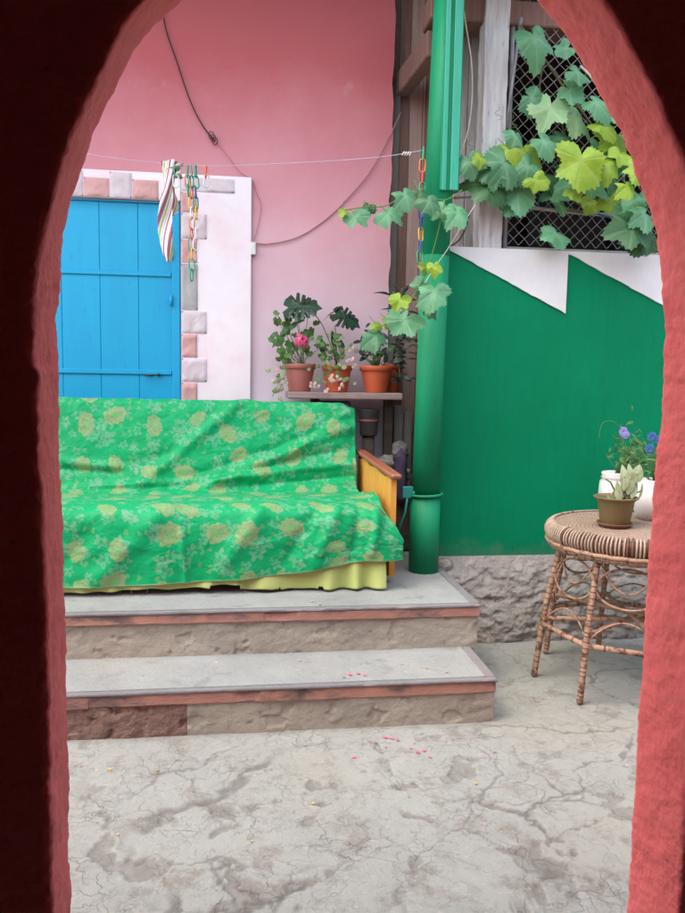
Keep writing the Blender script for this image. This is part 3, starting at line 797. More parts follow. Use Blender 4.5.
# ------------------------------------------------------------------ steps
def steps():
    root = empty('concrete_steps', (.2, 3.3, 0), 'two worn concrete steps with terracotta tile edges leading to the platform', 'steps')
    XL = -2.6
    def riser(x0, x1, y, z0, z1, mt, name, par, rough=.004, ret=None):
        mb = MB(); 
        def fn(u, v):
            x = x0+(x1-x0)*u; z = z0+(z1-z0)*v
            return (x, y-rough*(1.6+1.1*fbm(x, 0, z*1.5, 4, 5)+.35*fbm(x, 4, z, 34, 3)+.5*sst(.25, .5, fbm(x*.5, 9, z, 11, 3))-1.3*sst(.35, .5, fbm(x, 19, z, 12, 4))), z)
        mb.grid(fn, int((x1-x0)/.007), 24)
        if ret:
            def fr(u, v):
                z = z0+(z1-z0)*v; yy = y+(ret-y)*u
                return (x1+(.0 if u == 0 else rough*(.6+fbm(0, yy, z, 9, 4))*min(1, 6*u)), yy-(rough*(1.6+1.2*fbm(x1, 0, z, 9, 4)+.7*fbm(x1, 4, z, 30, 3)) if u == 0 else 0), z)
            mb.grid(fr, 26, 10)
        return mb.build(name, mt, par)
    def strip(mb, xa, xb, prof, amp, seed):
        n = max(4, int((xb-xa)/.010)); k = len(prof); vs = []
        cy = sum(p[0] for p in prof)/k; cz = sum(p[1] for p in prof)/k
        for i in range(n+1):
            x = xa+(xb-xa)*i/n
            ch = sst(.30, .55, fbm(x, seed, 0, 5, 4))
            for j, (y, z) in enumerate(prof):
                front = 1 if y < cy else .15
                dz = amp*.45*fbm(x, z*20, seed, 9, 4); dy = amp*front*(.8*fbm(x, z*14, seed+5, 7, 4)+2.2*ch*(1 if z > cz else .4))
                vs.append((x, y+dy, z+dz*(1 if z < cz else .35)-amp*front*1.6*ch*(1 if z > cz else 0)))
        fs = [(i*k+j, (i+1)*k+j, (i+1)*k+(j+1) % k, i*k+(j+1) % k) for i in range(n) for j in range(k)]
        fs += [tuple(range(k)), tuple(n*k+j for j in range(k-1, -1, -1))]
        mb.add(vs, fs, 0, True)
    def slab(name, x1, y0, y1, zt, rise, thick, brk=None):
        mb = MB(); w = .042
        def top(u, v):
            x = XL+(x1-w-XL)*u; y = y0+.03+(y1-y0-.03)*v
            return (x, y, zt+.0025*fbm(x, y, 0, 7, 4)*min(1, 9*v+.2))
        mb.grid(top, 300, 30)
        s = mb.build(name, 'step tread concrete', root)
        mb = MB(); strip(mb, XL, x1, [(y0+.003, zt-.012), (y0, zt-.008), (y0, zt-.002), (y0+.003, zt+.0015), (y0+.008, zt+.003), (y0+.0295, zt+.003), (y0+.0295, zt-.012)], .0026, zt*10); mb.box((x1-w+.001, y0+.030, zt-.012), (x1, y1, zt+.003), bev=.004)
        mb.build('border', 'tread border cement', s)
        # terracotta facing tiles under the border, slightly uneven
        mb = MB(); x = XL; k = 0
        while x < x1-.02:
            wd = random.choice([.62, .48, .70, .55]); xe = min(x+wd, x1-.004)
            if x1-xe < .08: xe = x1-.004
            j = random.uniform(-.002, .002)
            zb_ = zt-thick+random.uniform(-.003, .002); strip(mb, x+.0003, xe-.0003, [(y0+.010+j, zb_), (y0+.006+j, zb_+.004), (y0+.006+j, zt-.0135), (y0+.03, zt-.0135), (y0+.03, zb_)], .0030, zt*10+3); x = xe
        mb.sm = [False]*len(mb.sm); mb.build('edge_tiles', 'terracotta tile', s)
        mb = MB(); mb.box((XL, y0+.031, zt-thick-.001), (x1-.004, y1, zt-.014)); mb.build('core', 'riser render', s)
        return s
    s1 = slab('lower_step', 1.062, 2.925, 3.34, .185, .0, .058)
    s2 = slab('upper_step', 1.100, 3.285, 4.62, .385, .0, .054)
    xb = at(187, 715, 2.95).x
    riser(xb+.001, 1.055, 2.947, -.01, .1265, 'riser render', 'riser', s1, .004, 3.34)
    riser(XL, xb, 2.955, -.01, .1265, 'broken riser', 'broken_riser', s1, .008)
    riser(XL, 1.092, 3.312, .18, .330, 'riser render', 'riser', s2, .0045, 3.99)
    mb = MB(); mb.box((XL, 3.345, .0), (1.09, 4.62, .328)); mb.build('base', 'riser render', s2)
steps()

# ------------------------------------------------------------------ downpipe
def downpipe():
    p = Vector((.985, 3.90, .386)); top = at(446, -60, 3.95)
    root = empty('green_downpipe', p, 'fat glossy green rain downpipe standing on the platform beside green wall', 'downpipe')
    mid = at(431, 300, 3.92)
    p0 = Vector((.985, 3.90, .386)); p1 = Vector((.995, 3.90, .82)); p2 = Vector((1.0, 3.90, 2.0)); p3 = Vector((1.035, 3.90, 3.40))
    mb = MB(); mb.tube([p0, p0+Vector((0, 0, .40))], .0775, 32); mb.build('lower_section', 'green pipe paint', root)
    mb = MB(); mb.tube([p0+Vector((0, 0, .401)), p2], .0705, 32); mb.tube([p2, p3], .071, 32); mb.build('upper_section', 'green pipe paint', root)
    mb = MB(); c = p0+Vector((.002, 0, .405)); mb.tube([c+Vector((.083*math.cos(a), .083*math.sin(a), .004*math.cos(a*1.0))) for a in [2*math.pi*k/40 for k in range(40)]], .008, 8, closed=True)
    mb.build('collar', 'green pipe paint', root)
    mb = MB(); mb.box((.86, 3.872, .775), (.915, 3.885, .835), bev=.003); mb.tube([(.91, 3.88, .80), (.93, 3.88, .80)], .012, 8)
    mb.tube([(.885, 3.878, .78), (.875, 3.876, .70), (.84, 3.88, .60)], .006, 6); mb.build('bracket', 'teal strap', root)
downpipe()
def green_post():
    # glossy moulded post right behind the pipe, lighter green
    a = at(441, 190, 4.02); 
    root = empty('green_board', (1.13, 3.81, a.z), 'pale glossy green ribbed board fixed against the upper half of downpipe', 'board')
    for (u0, u1, Y, mt, nm) in ((440, 459, 3.815, 'green pipe paint', 'back_strip'), (441.5, 446.5, 3.80, 'pale green paint', 'strip'), (450, 458.5, 3.80, 'pale green paint', 'strip')):
        # vertical in the world: use position measured at the lower end
        p = at(u0-0, 190, Y); q = at(u1, 190, Y)
        mb = MB(); mb.box((p.x, Y, p.z), (q.x-.001, Y+.0145, 3.40), bev=.003); mb.build(nm, mt, root)
green_post()

# ------------------------------------------------------------------ post, fence, shed
def post():
    a = at(478, 248, 4.02); b = at(501, 248, 4.02)
    root = MB()
    def fn(u, v):
        z = 2.068+1.5*v; c = u*4; k = int(min(c, 3)); f = c-k
        P = [(a.x, 4.02), (b.x, 4.02), (b.x, 4.12), (a.x, 4.12), (a.x, 4.02)]
        x = P[k][0]+(P[k+1][0]-P[k][0])*f; y = P[k][1]+(P[k+1][1]-P[k][1])*f
        return (x+.006*nz(x, y, z, 4)+.003*nz(x, y, z*3, 9), y+.005*nz(y, x, z, 5), z)
    root.grid(fn, 24, 60)
    for s in range(len(root.sm)): root.sm[s] = False
    o = root.build('wooden_post', 'whitewashed wood', None, loc=((a.x+b.x)/2, 4.07, 2.068))
    tag(o, 'weathered whitewashed wooden post standing on green wall left of chain-link', 'wooden post')
post()
def fence():
    X0 = at(508, 240, 4.06).x; X1 = 3.4; Z0 = 2.10; Z1 = 3.7; Y = 4.07
    root = empty('chain_link_fence', (X0, Y, 2.067), 'rusty grey chain-link fence panel above the green wall', 'fence')
    mb = MB(); s = .062; n = int((X1-X0)/s)
    # diagonal wires, woven
    def wire(x, z, dx):
        pts = []; k = 0
        while Z0 <= z <= Z1 and X0-.001 <= x <= X1:
            pts.append((x, Y+(.004 if k % 2 else -.004)*dx, z)); x += dx*s*.5; z += s*.5*1.0; k += 1
        if len(pts) > 1: mb.tube(pts, .0021, 4, caps=False)
    k = 0
    while X0+k*s < X1+(Z1-Z0):
        wire(X0+k*s, Z0, 1); 
        if X0+k*s <= X1: wire(X0+k*s, Z0, -1)
        else:
            # enter from the right side
            x = X0+k*s; d = x-X1; wire(X1-((d % (s*.5))), Z0+d, -1)
        k += 1
    z = Z0+s
    while z < Z1: wire(X0, z, 1); z += s
    mb.build('wire_mesh', 'galvanised wire', root)
    mb = MB(); mb.tube([at(506, 129, 4.03), at(521, 18, 4.03)], .009, 8); mb.build('stay_rod', 'grey metal rod', root)
    mb = MB(); mb.tube([(X0-.01, Y+.01, 2.07), (X0-.01, Y+.01, 3.7)], .012, 8); mb.tube([(X0, Y+.012, 2.085), (X1, Y+.012, 2.085)], .008, 8); mb.build('frame', 'grey metal rod', root)
fence()
def rods():
    a = at(447, 194, 3.97); b = at(475, 187, 4.01)
    o = MB().tube([a, b, at(500, 190, 3.99)], .008, 8).tube([at(454, 198, 3.95), at(478, 197, 4.0)], .006, 8).build('bent_rod', 'grey metal rod', None, loc=tuple(a))
    tag(o, 'short bent grey metal rods poking from the green pipe into vine leaves', 'metal rod')
    a = at(524, 207, 4.0)
    o = MB().tube([a, at(580, 213, 4.0), at(665, 219, 4.0)], .010, 10).build('trellis_pipe', 'grey metal rod', None, loc=tuple(a))
    tag(o, 'horizontal grey pipe carrying the grapevine in front of the chain-link', 'pipe')
rods()
def shed():
    root = empty('dark_shed', (2.6, 5.3, 0), 'dark open wooden shed behind the chain-link fence', 'shed')
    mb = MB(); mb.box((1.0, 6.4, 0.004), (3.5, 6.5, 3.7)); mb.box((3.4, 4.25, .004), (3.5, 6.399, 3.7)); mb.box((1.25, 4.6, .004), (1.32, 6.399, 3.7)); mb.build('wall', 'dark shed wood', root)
    mb = MB(); mb.box((.95, 4.24, 3.72), (3.6, 6.6, 3.8)); mb.build('roof', 'dark roof timber', root)
    for k in range(3):
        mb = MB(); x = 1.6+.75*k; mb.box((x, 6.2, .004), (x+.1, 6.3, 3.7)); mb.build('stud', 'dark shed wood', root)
shed()

# ------------------------------------------------------------------ sofa
PZ = .389
XR = .735           # inside face of the right arm
def sofa():
    root = empty('sofa', (-.3, 3.95, PZ), 'old sofa with ochre side panel and varnished wooden armrest on the platform', 'sofa')
    XL_ = -1.37
    mb = MB(); mb.box((XL_, 3.66, PZ+.10), (XR-.01, 4.30, PZ+.25), bev=.01); mb.build('frame', 'sofa upholstery', root)
    mb = MB(); mb.box((XL_, 3.60, PZ+.252), (XR-.01, 4.12, PZ+.375), bev=.03); mb.build('seat', 'sofa upholstery', root)
    M_ = Matrix.Translation((0, 4.13, PZ+.25)) @ Matrix.Rotation(R(-11), 4, 'X')
    mb = MB(); mb.box((XL_, 0, 0), (XR-.09, .10, .585), M=M_, bev=.03); mb.build('backrest', 'sofa upholstery', root)
    for sx, x0, x1 in ((1, XR, XR+.028), (-1, XL_-.03, XL_-.002)):
        z0 = .965; z1 = .905
        # side panel polygon in the YZ plane with wavy upper edge
        n = 26; T = []
        for k in range(n+1):
            t = k/n; y = 4.22-.55*t; z = z0+(z1-z0)*t-.012*abs(math.sin(9*t+1))-.008*nz(t*9, 0, 0)
            T.append((y, z))
        mb = MB(); vs = []
        for x in (x0, x1):
            sk = lambda y: (-.055+.075*(4.22-y)/.55)*(1 if sx > 0 else 0)
            vs += [(x+sk(y), y, z) for y, z in T]+[(x+sk(3.67), 3.67, PZ+.03), (x+sk(4.22), 4.22, PZ+.03)]
        m_ = n+3
        mb.add(vs, [tuple(range(m_)), tuple(range(2*m_-1, m_-1, -1))]+[(k, m_+k, m_+(k+1) % m_, (k+1) % m_) for k in range(m_)])
        arm = mb.build('arm_panel', 'ochre panel', root)
        p0 = Vector(((x0+x1)/2+sk(4.24), 4.24, z0+.002)); p1 = Vector(((x0+x1)/2+sk(3.63), 3.63, z1-.002)); d = p1-p0
        Mx = Matrix.Translation(p0) @ d.to_track_quat('Y', 'Z').to_matrix().to_4x4()
        mb = MB(); mb.box((-.028, 0, 0), (.028, d.length, .026), M=Mx, bev=.008); mb.build('armrest', 'armrest varnish', arm)
    for x in (XL_+.05, XR-.07):
        for y in (3.70, 4.2):
            mb = MB(); mb.box((x, y, PZ+.001), (x+.05, y+.05, PZ+.10), bev=.004); mb.build('leg', 'armrest varnish', root)
sofa()

# the floral throw
def throw():
    # profile (Y, Z) with cumulative length
    PR = [(4.345, .86), (4.335, 1.05), (4.320, 1.18), (4.300, 1.228), (4.262, 1.246), (4.225, 1.236), (4.205, 1.195), (4.165, 1.05), (4.125, .90), (4.085, .80), (4.03, .778), (3.90, .785), (3.75, .787), (3.64, .782), (3.585, .762), (3.562, .715), (3.552, .65), (3.545, .55), (3.54, .47)]
    P = catmull([(0, y, z) for y, z in PR], 10)
    L = [0]
    for i in range(1, len(P)): L.append(L[-1]+(P[i]-P[i-1]).length)
    tot = L[-1]; 
    def prof(s):
        s = max(0, min(tot, s)); lo = 0
        import bisect
        i = min(len(L)-2, max(0, bisect.bisect_right(L, s)-1)); t = (s-L[i])/(L[i+1]-L[i]+1e-9)
        p = P[i].lerp(P[i+1], t); d = (P[min(i+2, len(P)-1)]-P[max(i-1, 0)]).normalized(); nr = Vector((0, d.z, -d.y))
        if nr.y > 0 and False: nr = -nr
        return p, Vector((0, d.z, -d.y))
    # arc positions of landmarks
    def sof(Y, Z):
        return min(range(len(P)), key=lambda i: (P[i].y-Y)**2+(P[i].z-Z)**2)
    sTop = L[sof(4.262, 1.246)]; sCre = L[sof(4.07, .79)]; sFront = L[sof(3.585, .762)]
    X0 = -1.42
    # folds: (x0,s0)-(x1,s1), width, amp
    F_ = []
    def px2(px, py, Y):
        p = at(px, py, Y); i = sof(p.y, p.z)
        # nearest on profile by height for the back, by depth for the seat
        return p.x, p.z
    def back(px, py):
        Y = 4.2
        for _ in range(6):
            p = at(px, py, Y); z = p.z; Y = 4.09+(z-.80)/(1.22-.80)*(4.21-4.09)
        s = min((abs(P[i].z-z), L[i]) for i in range(len(P)) if L[i] > sTop and L[i] < sCre+.01)[1]
        return (p.x, s)
    def front(px, py):
        p = at(px, py, 3.55)
        s = min((abs(P[i].z-p.z), L[i]) for i in range(len(P)) if L[i] > sFront-.02)[1]
        return (p.x, s)
    def seg(a, b, w, amp): F_.append((a, b, w, amp))
    seg(back(150, 478), back(238, 405), .030, .016); seg(back(165, 485), back(300, 440), .028, -.012)
    seg(back(205, 488), back(350, 425), .030, .020); seg(back(190, 484), back(330, 452), .022, -.014)
    seg(back(60, 462), back(120, 468), .020, .014); seg(back(60, 470), back(110, 472), .016, -.012)
    seg(back(235, 478), back(352, 462), .022, .018); seg(back(250, 486), back(352, 476), .018, -.014)
    seg(back(90, 487), back(240, 480), .018, .014); seg(back(295, 450), back(350, 408), .018, .010)
    seg(back(120, 470), back(180, 452), .03, -.008); seg(back(262, 410), back(320, 425), .03, .008)
    seg(front(95, 575), front(160, 515), .045, .018); seg(front(182, 530), front(186, 575), .018, .012)
    seg(front(225, 560), front(262, 512), .040, .018); seg(front(290, 556), front(318, 506), .035, -.014)
    seg(front(318, 560), front(340, 500), .030, .016); seg(front(352, 560), front(362, 505), .026, -.016)
    seg(front(372, 556), front(380, 505), .022, .020); seg(front(60, 560), front(90, 530), .04, -.012)
    def fold(x, s):
        t = 0
        for (a, b, w, amp) in F_:
            dx = b[0]-a[0]; ds = b[1]-a[1]; ll = dx*dx+ds*ds
            q = ((x-a[0])*dx+(s-a[1])*ds)/ll; qc = max(-.15, min(1.15, q))
            d = math.hypot(x-a[0]-dx*qc, s-a[1]-ds*qc)+.006*nz(x, s, 3, 12)
            fade = 1 if 0 <= q <= 1 else .6
            t += amp*math.exp(-(d/w)**2)*fade
        return t
    hem_pts = [(-1.5, .42), (-.73, .428), (-.45, .432), (.03, .452), (.30, .478), (.50, .512), (.66, .538), (.80, .585), (.9, .60)]
    def hemz(x):
        for (a, za), (b, zb) in zip(hem_pts[:-1], hem_pts[1:]):
            if a <= x <= b: return za+(zb-za)*(x-a)/(b-a)
        return .43
    def fn(u, v):
        s = tot*v
        xe = .655
        if s > sCre: xe = .655+.060*sst(sCre, sFront-.1, s)
        if s > sFront-.10: xe += .085*sst(sFront-.10, sFront+.12, s)
        xe += .006*nz(s, 0, 0, 14)
        x = X0+(xe-X0)*u
        p, nr = prof(s)
        y, z = p.y, p.z
        if s > sFront:   # hanging part stretched to the hem
            zf = .762; z = zf+(hemz(x)-zf)*((zf-z)/(zf-.47)) if z < zf else z
        if s < sTop and s < .0: pass
        nn = Vector((0, nr.y, nr.z))
        amp = fold(x, s)
        base = .006*fbm(x, s, 0, 3.5, 3)+.0028*fbm(x*1.0+s*.6, s*2.0, 2, 9, 3)
        # vertical ripples of the hanging part, stronger to the right
        hang = sst(sFront, tot, s)
        amp += hang*(.014+.010*sst(.1, .8, x))*math.sin(x*19+1.6*nz(x, 0, 1, 2.2)+.8)*(.6+.6*nz(x, 1, 0, 1.7))
        amp += base
        # pull into the crease
        q = Vector((x, y, z))+nn*(-amp if nn.y > 0 or nn.z < 0 else amp)
        # droop and bunching past the arm
        if s > sFront-.16:
            k = sst(sFront-.16, sFront, s)
            dr = sst(.60, .82, x)
            q.z -= .085*dr*k*(1-.35*hang)
            q.y += .02*dr*k
            q.z += .012*math.sin(x*60)*dr*k*(1-hang)
        elif s > sCre:
            dr = sst(.60, .73, x); q.z += .022*dr+.010*dr*math.sin(s*55)
        # back top slopes a little at the end
        if s < sCre: 
            dr = sst(.565, .665, x); q.z -= .03*dr*sst(sCre, sTop, s) if s > sTop else .03*dr
            q.y += .012*dr*math.sin(s*22)
        q.z += -.0145*(x-.0)*(1 if s < sCre-.05 else 0)*.5
        return q
    MATS['green floral cloth'].node_tree.nodes['hem'].inputs[1].default_value = tot-.0055
    mb = MB(); nu, nv = 420, 300
    mb.grid(fn, nu, nv, 0, lambda u, v: (X0+(.75-X0)*u, tot*v*1.0))
    o = mb.build('floral_throw', 'green floral cloth', None, loc=(-.3, 3.56, PZ+.36))
    md = o.modifiers.new('thick', 'SOLIDIFY'); md.thickness = .0025
    tag(o, 'bright green cloth throw with gold roses draped over the whole sofa', 'throw')
    # lime underlay hanging below it
    mb = MB()
    def uf(u, v):
        x = -1.2+(.715+1.2)*u
        if x > .20: zb = .396+.006*nz(x, 0, 0, 20)
        elif x > .03: zb = .402+.01*math.sin(x*60)*.3
        elif x > -.1: zb = .425
        else: zb = .412+.012*nz(x, 0, 0, 9)-.010*sst(-.45, -.6, x)
        if .395 < x < .42 or .205 < x < .215: zb += .012
        z = .60+(zb-.60)*v
        pl = .010+.012*sst(-.1, .3, x)
        tri = math.sin(x*34+2.2*math.sin(x*11)+1)
        y = 3.572-pl*v*tri-.016*v
        return (x+.006*v*math.cos(x*34), y, z)
    mb.grid(uf, 420, 26)
    # some loose threads
    for px in (131, 147, 245):
        a = at(px, 585, 3.56); mb.tube([(a.x, 3.58, a.z+.01), (a.x+.002, 3.575, a.z-.02), (a.x-.002, 3.575, a.z-.055)], .0012, 5)
    o = mb.build('lime_underlay', 'lime underlay', None, loc=(.3, 3.6, .42))
    md = o.modifiers.new('thick', 'SOLIDIFY'); md.thickness = .002
    tag(o, 'yellow-green pleated underlay cloth hanging below the floral throw', 'cloth')
throw()

# ------------------------------------------------------------------ shelf, pots and their plants
SH_Y = 4.43
def shelf():
    a = at(288, 391, 4.33); b = at(403, 394, 4.33); zt = (a.z+b.z)/2
    root = empty('plank_shelf', (a.x, SH_Y, zt), 'rough grey plank shelf carrying flower pots behind the sofa', 'shelf')
    mb = MB()
    mb.box((a.x, 4.33, zt-.038), (b.x, 4.56, zt), bev=.005); mb.build('plank', 'shelf wood', root)
    for x in (a.x+.14, b.x-.08):
        mb = MB(); mb.box((x, 4.45, PZ), (x+.05, 4.50, zt-.039), bev=.004); mb.build('post', 'dark roof timber', root)
    return zt
SZ = shelf()
def pot(root, c, rt_, rb, h, mt, soil=True, rim=.012):
    prof = [(0, .004), (rb*.98, 0), (rb, .004), (rt_*.955, h-.032), (rt_*.96, h-.030), (rt_+rim*.3, h-.029), (rt_+rim*.4, h-.002), (rt_+rim*.3, h), (rt_-.004, h), (rt_-.008, h-.004), (rt_*.93, h-.03), (rt_*.9, h-.05)]
    MB().lathe(prof, c, 36).build('pot', mt, root)
    MB().lathe([(rt_*.93, h-.022), (rt_*.5, h-.012), (0.0001, h-.010)], c, 24).build('soil', 'potting soil', root)
def leafcloud(mb, n, c, ext, size, kind, mi, seed, out=1.0, curl=.3):
    rn = random.Random(seed); c = Vector(c)
    for k in range(n):
        d = Vector((rn.gauss(0, 1), rn.gauss(0, 1), rn.gauss(0, 1))).normalized()*(rn.random()**.45)
        p = c+Vector((d.x*ext[0], d.y*ext[1], d.z*ext[2]))
        nr = Vector((d.x*.7+rn.uniform(-.4, .4), -.8+rn.uniform(-.4, .4), .5+rn.uniform(-.4, .4)))
        m_ = mi if isinstance(mi, int) else rn.choice(mi)
        mb.leaf(kind, p, nr, (rn.uniform(-1, 1), 0, rn.uniform(-1, .6)), size*rn.uniform(.6, 1.25), m_, curl, seed*100+k)
def stemto(mb, base, p, r=.002, mi=0, bow=.0):
    base = Vector(base); p = Vector(p); mid = (base+p)/2+Vector((0, -.01, bow)); mb.tube([base, (base+mid)/2+Vector((0, 0, bow*.5)), mid, (mid+p)/2+Vector((0, 0, bow*.4)), p], r, 6, mi)
def shelf_plants():
    # 1 geranium in a dull brown pot
    c = at(299.5, 390, 4.42); c = Vector((c.x, 4.42, SZ+.001))
    r = empty('potted_geranium', c, 'dull brown pot on the left end of plank shelf with pink geranium bloom', 'potted plant', 'flower pots on the plank shelf')
    pot(r, c, .086, .062, .155, 'dull brown pot')
    st = MB(); lf = MB(); base = c+Vector((0, 0, .145))
    rn = random.Random(5)
    for k in range(46):
        p = at(rn.gauss(293, 13), rn.gauss(337, 14), 4.42+rn.uniform(-.09, .06))
        if p.z < SZ+.15: p.z = SZ+.15+rn.random()*.04
        if k < 22: stemto(st, base+Vector((rn.uniform(-.03, .03), rn.uniform(-.03, .03), 0)), p, .0018, 0)
        lf.leaf('round', p, (rn.uniform(-.5, .5), -.8, rn.uniform(.1, .9)), (rn.uniform(-1, 1), 0, -1), rn.uniform(.018, .034), 0, .2, k)
    for (x, y, s) in ((273, 336, .03), (276, 343, .026), (285, 330, .034), (293, 326, .034)):
        lf.leaf('wide', at(x, y, 4.38), (-.2, -.9, .3), (-.6, 0, -.7), s*1.3, 1, .3, x)
    # trailing pale ivy at the pot's left
    q = [c+Vector((-.06, -.03, .15)), at(287, 372, 4.34), at(279, 383, 4.33), at(272, 397, 4.33)]
    st.tube(q, .0018, 6)
    for k in range(22):
        p = at(rn.gauss(280, 5), rn.uniform(366, 402), 4.33+rn.uniform(-.02, .02)); lf.leaf('round', p, (rn.uniform(-.4, .4), -1, .3), (rn.uniform(-1, 1), 0, -1), rn.uniform(.010, .02), rn.choice([2, 2, 0, 3]), .2, 200+k)
    st.build('stems', 'green stem', r); lf.build('foliage', ['geranium leaf', 'vine leaf deep green', 'pale ivy leaf', 'cream bract'], r)
    fl = MB(); fc = at(301, 341, 4.28)
    for k in range(60):
        d = Vector((rn.gauss(0, 1), rn.gauss(0, 1), rn.gauss(0, 1))).normalized(); fl.leaf('heart', fc+d*rn.uniform(.018, .042), d+Vector((0, -.4, 0)), (rn.uniform(-1, 1), rn.uniform(-1, 1), 1), .018, 0, .3, k)
    fl.build('pink_bloom', 'pink petal', r)
    # 2 monstera with ivy
    c = at(337, 390, 4.40); c = Vector((c.x, 4.41, SZ+.001))
    r = empty('potted_monstera', c, 'orange terracotta pot in the middle of the shelf with split-leaf plant', 'potted plant', 'flower pots on the plank shelf')
    pot(r, c, .083, .060, .150, 'terracotta pot')
    st = MB(); lf = MB(); base = c+Vector((0, 0, .14))
    lp = at(300, 306, 4.36); lf.leaf('monstera', lp, (-.15, -.85, .75), (.97, 0, -.12), .120, 0, .22, 1)
    stemto(st, base, at(317, 317, 4.37), .0035, 0, .03); stemto(st, at(317, 317, 4.37), lp, .003)
    lp = at(345, 317, 4.36); lf.leaf('monstera', lp, (.25, -.8, .7), (.75, 0, -.5), .100, 0, .25, 2)
    stemto(st, base, at(335, 326, 4.38), .003, 0, .02); stemto(st, at(335, 326, 4.38), lp, .003)
    lf.leaf('wide', at(332, 313, 4.40), (-.55, -.12, .75), (.83, 0, .5), .075, 0, .1, 3)
    for (x, y) in ((334, 339), (322, 345), (341, 345)):
        lf.leaf('wide', at(x, y, 4.42), (.1, -1, .3), (random.uniform(-.3, .4), 0, 1), .055, 0, .2, x)
    for k in range(60):
        x = rn.gauss(330, 11); y = rn.uniform(335, 384); lf.leaf('round', at(x, y, 4.33+rn.uniform(-.03, .08) if y < 362 else 4.305+rn.uniform(0, .02)), (rn.uniform(-.5, .5), -1, .4), (rn.uniform(-1, 1), 0, -1), rn.uniform(.010, .022), rn.choice([1, 1, 2, 2, 1]), .25, 300+k)
    for (x, y) in ((352, 350), (351, 358), (353, 365), (350, 361), (333, 378), (329, 379), (338, 377), (318, 384), (325, 389), (312, 386), (342, 386)):
        for q in range(3): lf.leaf('heart', at(x+rn.uniform(-3, 3), y+rn.uniform(-3, 3), 4.305), (rn.uniform(-.5, .5), -1, .3), (rn.uniform(-1, 1), 0, -1), .013, 3, .3, x*3+q)
    for k in range(6): stemto(st, base, at(rn.uniform(315, 350), rn.uniform(350, 376), 4.32), .0016, 0, .03)
    st.build('stems', 'green stem', r); lf.build('foliage', ['monstera leaf', 'geranium leaf', 'pale ivy leaf', 'cream bract'], r)
    # 3 bright pot
    c = at(376, 393, 4.40); c = Vector((c.x, 4.41, SZ+.001))
    r = empty('potted_begonia', c, 'brightest orange pot at the right end of the shelf with dark leaves', 'potted plant', 'flower pots on the plank shelf')
    pot(r, c, .090, .062, .150, 'terracotta pot')
    st = MB(); lf = MB(); base = c+Vector((0, 0, .14))
    for k in range(34):
        x = rn.gauss(374, 10); y = rn.gauss(348, 9); p = at(x, y, 4.41+rn.uniform(-.05, .06)); p.z = max(p.z, SZ+.14)
        lf.leaf('wide', p, (rn.uniform(-.6, .6), -1, .4), (rn.uniform(-.8, .8), 0, rn.uniform(-.6, 1)), rn.uniform(.02, .045), rn.choice([0, 0, 0, 1]), .3, 500+k)
        if k % 3 == 0: stemto(st, base, p, .002)
    stemto(st, base, at(376, 340, 4.38), .003); stemto(st, base, at(383, 345, 4.38), .003)
    st.build('stems', 'green stem', r); lf.build('foliage', ['dark strap leaf', 'geranium leaf'], r)
    # 4 behind, partly hidden
    c = at(389, 380, 4.52); c = Vector((c.x+.015, 4.515, SZ+.001))
    r = empty('potted_dracaena', c, 'small orange pot half hidden behind with dark drooping lance-leaved plant', 'potted plant', 'flower pots on the plank shelf')
    pot(r, c, .058, .040, .165, 'terracotta pot')
    st = MB(); lf = MB(); base = c+Vector((0, 0, .15))
    tops = [at(402, 288, 4.50), at(405, 330, 4.46), at(404, 356, 4.42), at(400, 378, 4.38)]
    stemto(st, base, tops[0], .004, 0, .02); stemto(st, base, tops[2], .003, 0, .05); stemto(st, base, tops[3], .003, 0, .08)
    for (x, y, dx, dy, s) in ((384, 293, -1, .12, .065), (389, 309, -1, .05, .05), (396, 288, -.5, 1, .04), (406, 290, .5, .8, .05), (411, 300, .7, .3, .05), (398, 296, -.7, .2, .04), (413, 312, 1, -.2, .05),
                              (409, 286, .9, .6, .04), (412, 325, .8, .2, .05), (399, 340, -.8, .1, .05), (392, 344, -1, .2, .045)):
        lf.leaf('lance', at(x, y, 4.47), (.1, -.8, .6), (dx, 0, dy), s, 0, .35, x)
    for k in range(46):
        x = rn.gauss(404, 5.5); y = rn.uniform(315, 383); a = rn.choice([-1, 1])
        lf.leaf('wide' if k % 2 else 'lance', at(x+a*3, y, 4.42+rn.uniform(-.04, .05)), (rn.uniform(-.5, .5), -.9, .4), (a, 0, rn.uniform(-.8, .5)), rn.uniform(.025, .045), 0, .35, 700+k)
    st.build('stems', 'green stem', r); lf.build('foliage', 'dark strap leaf', r)
shelf_plants()
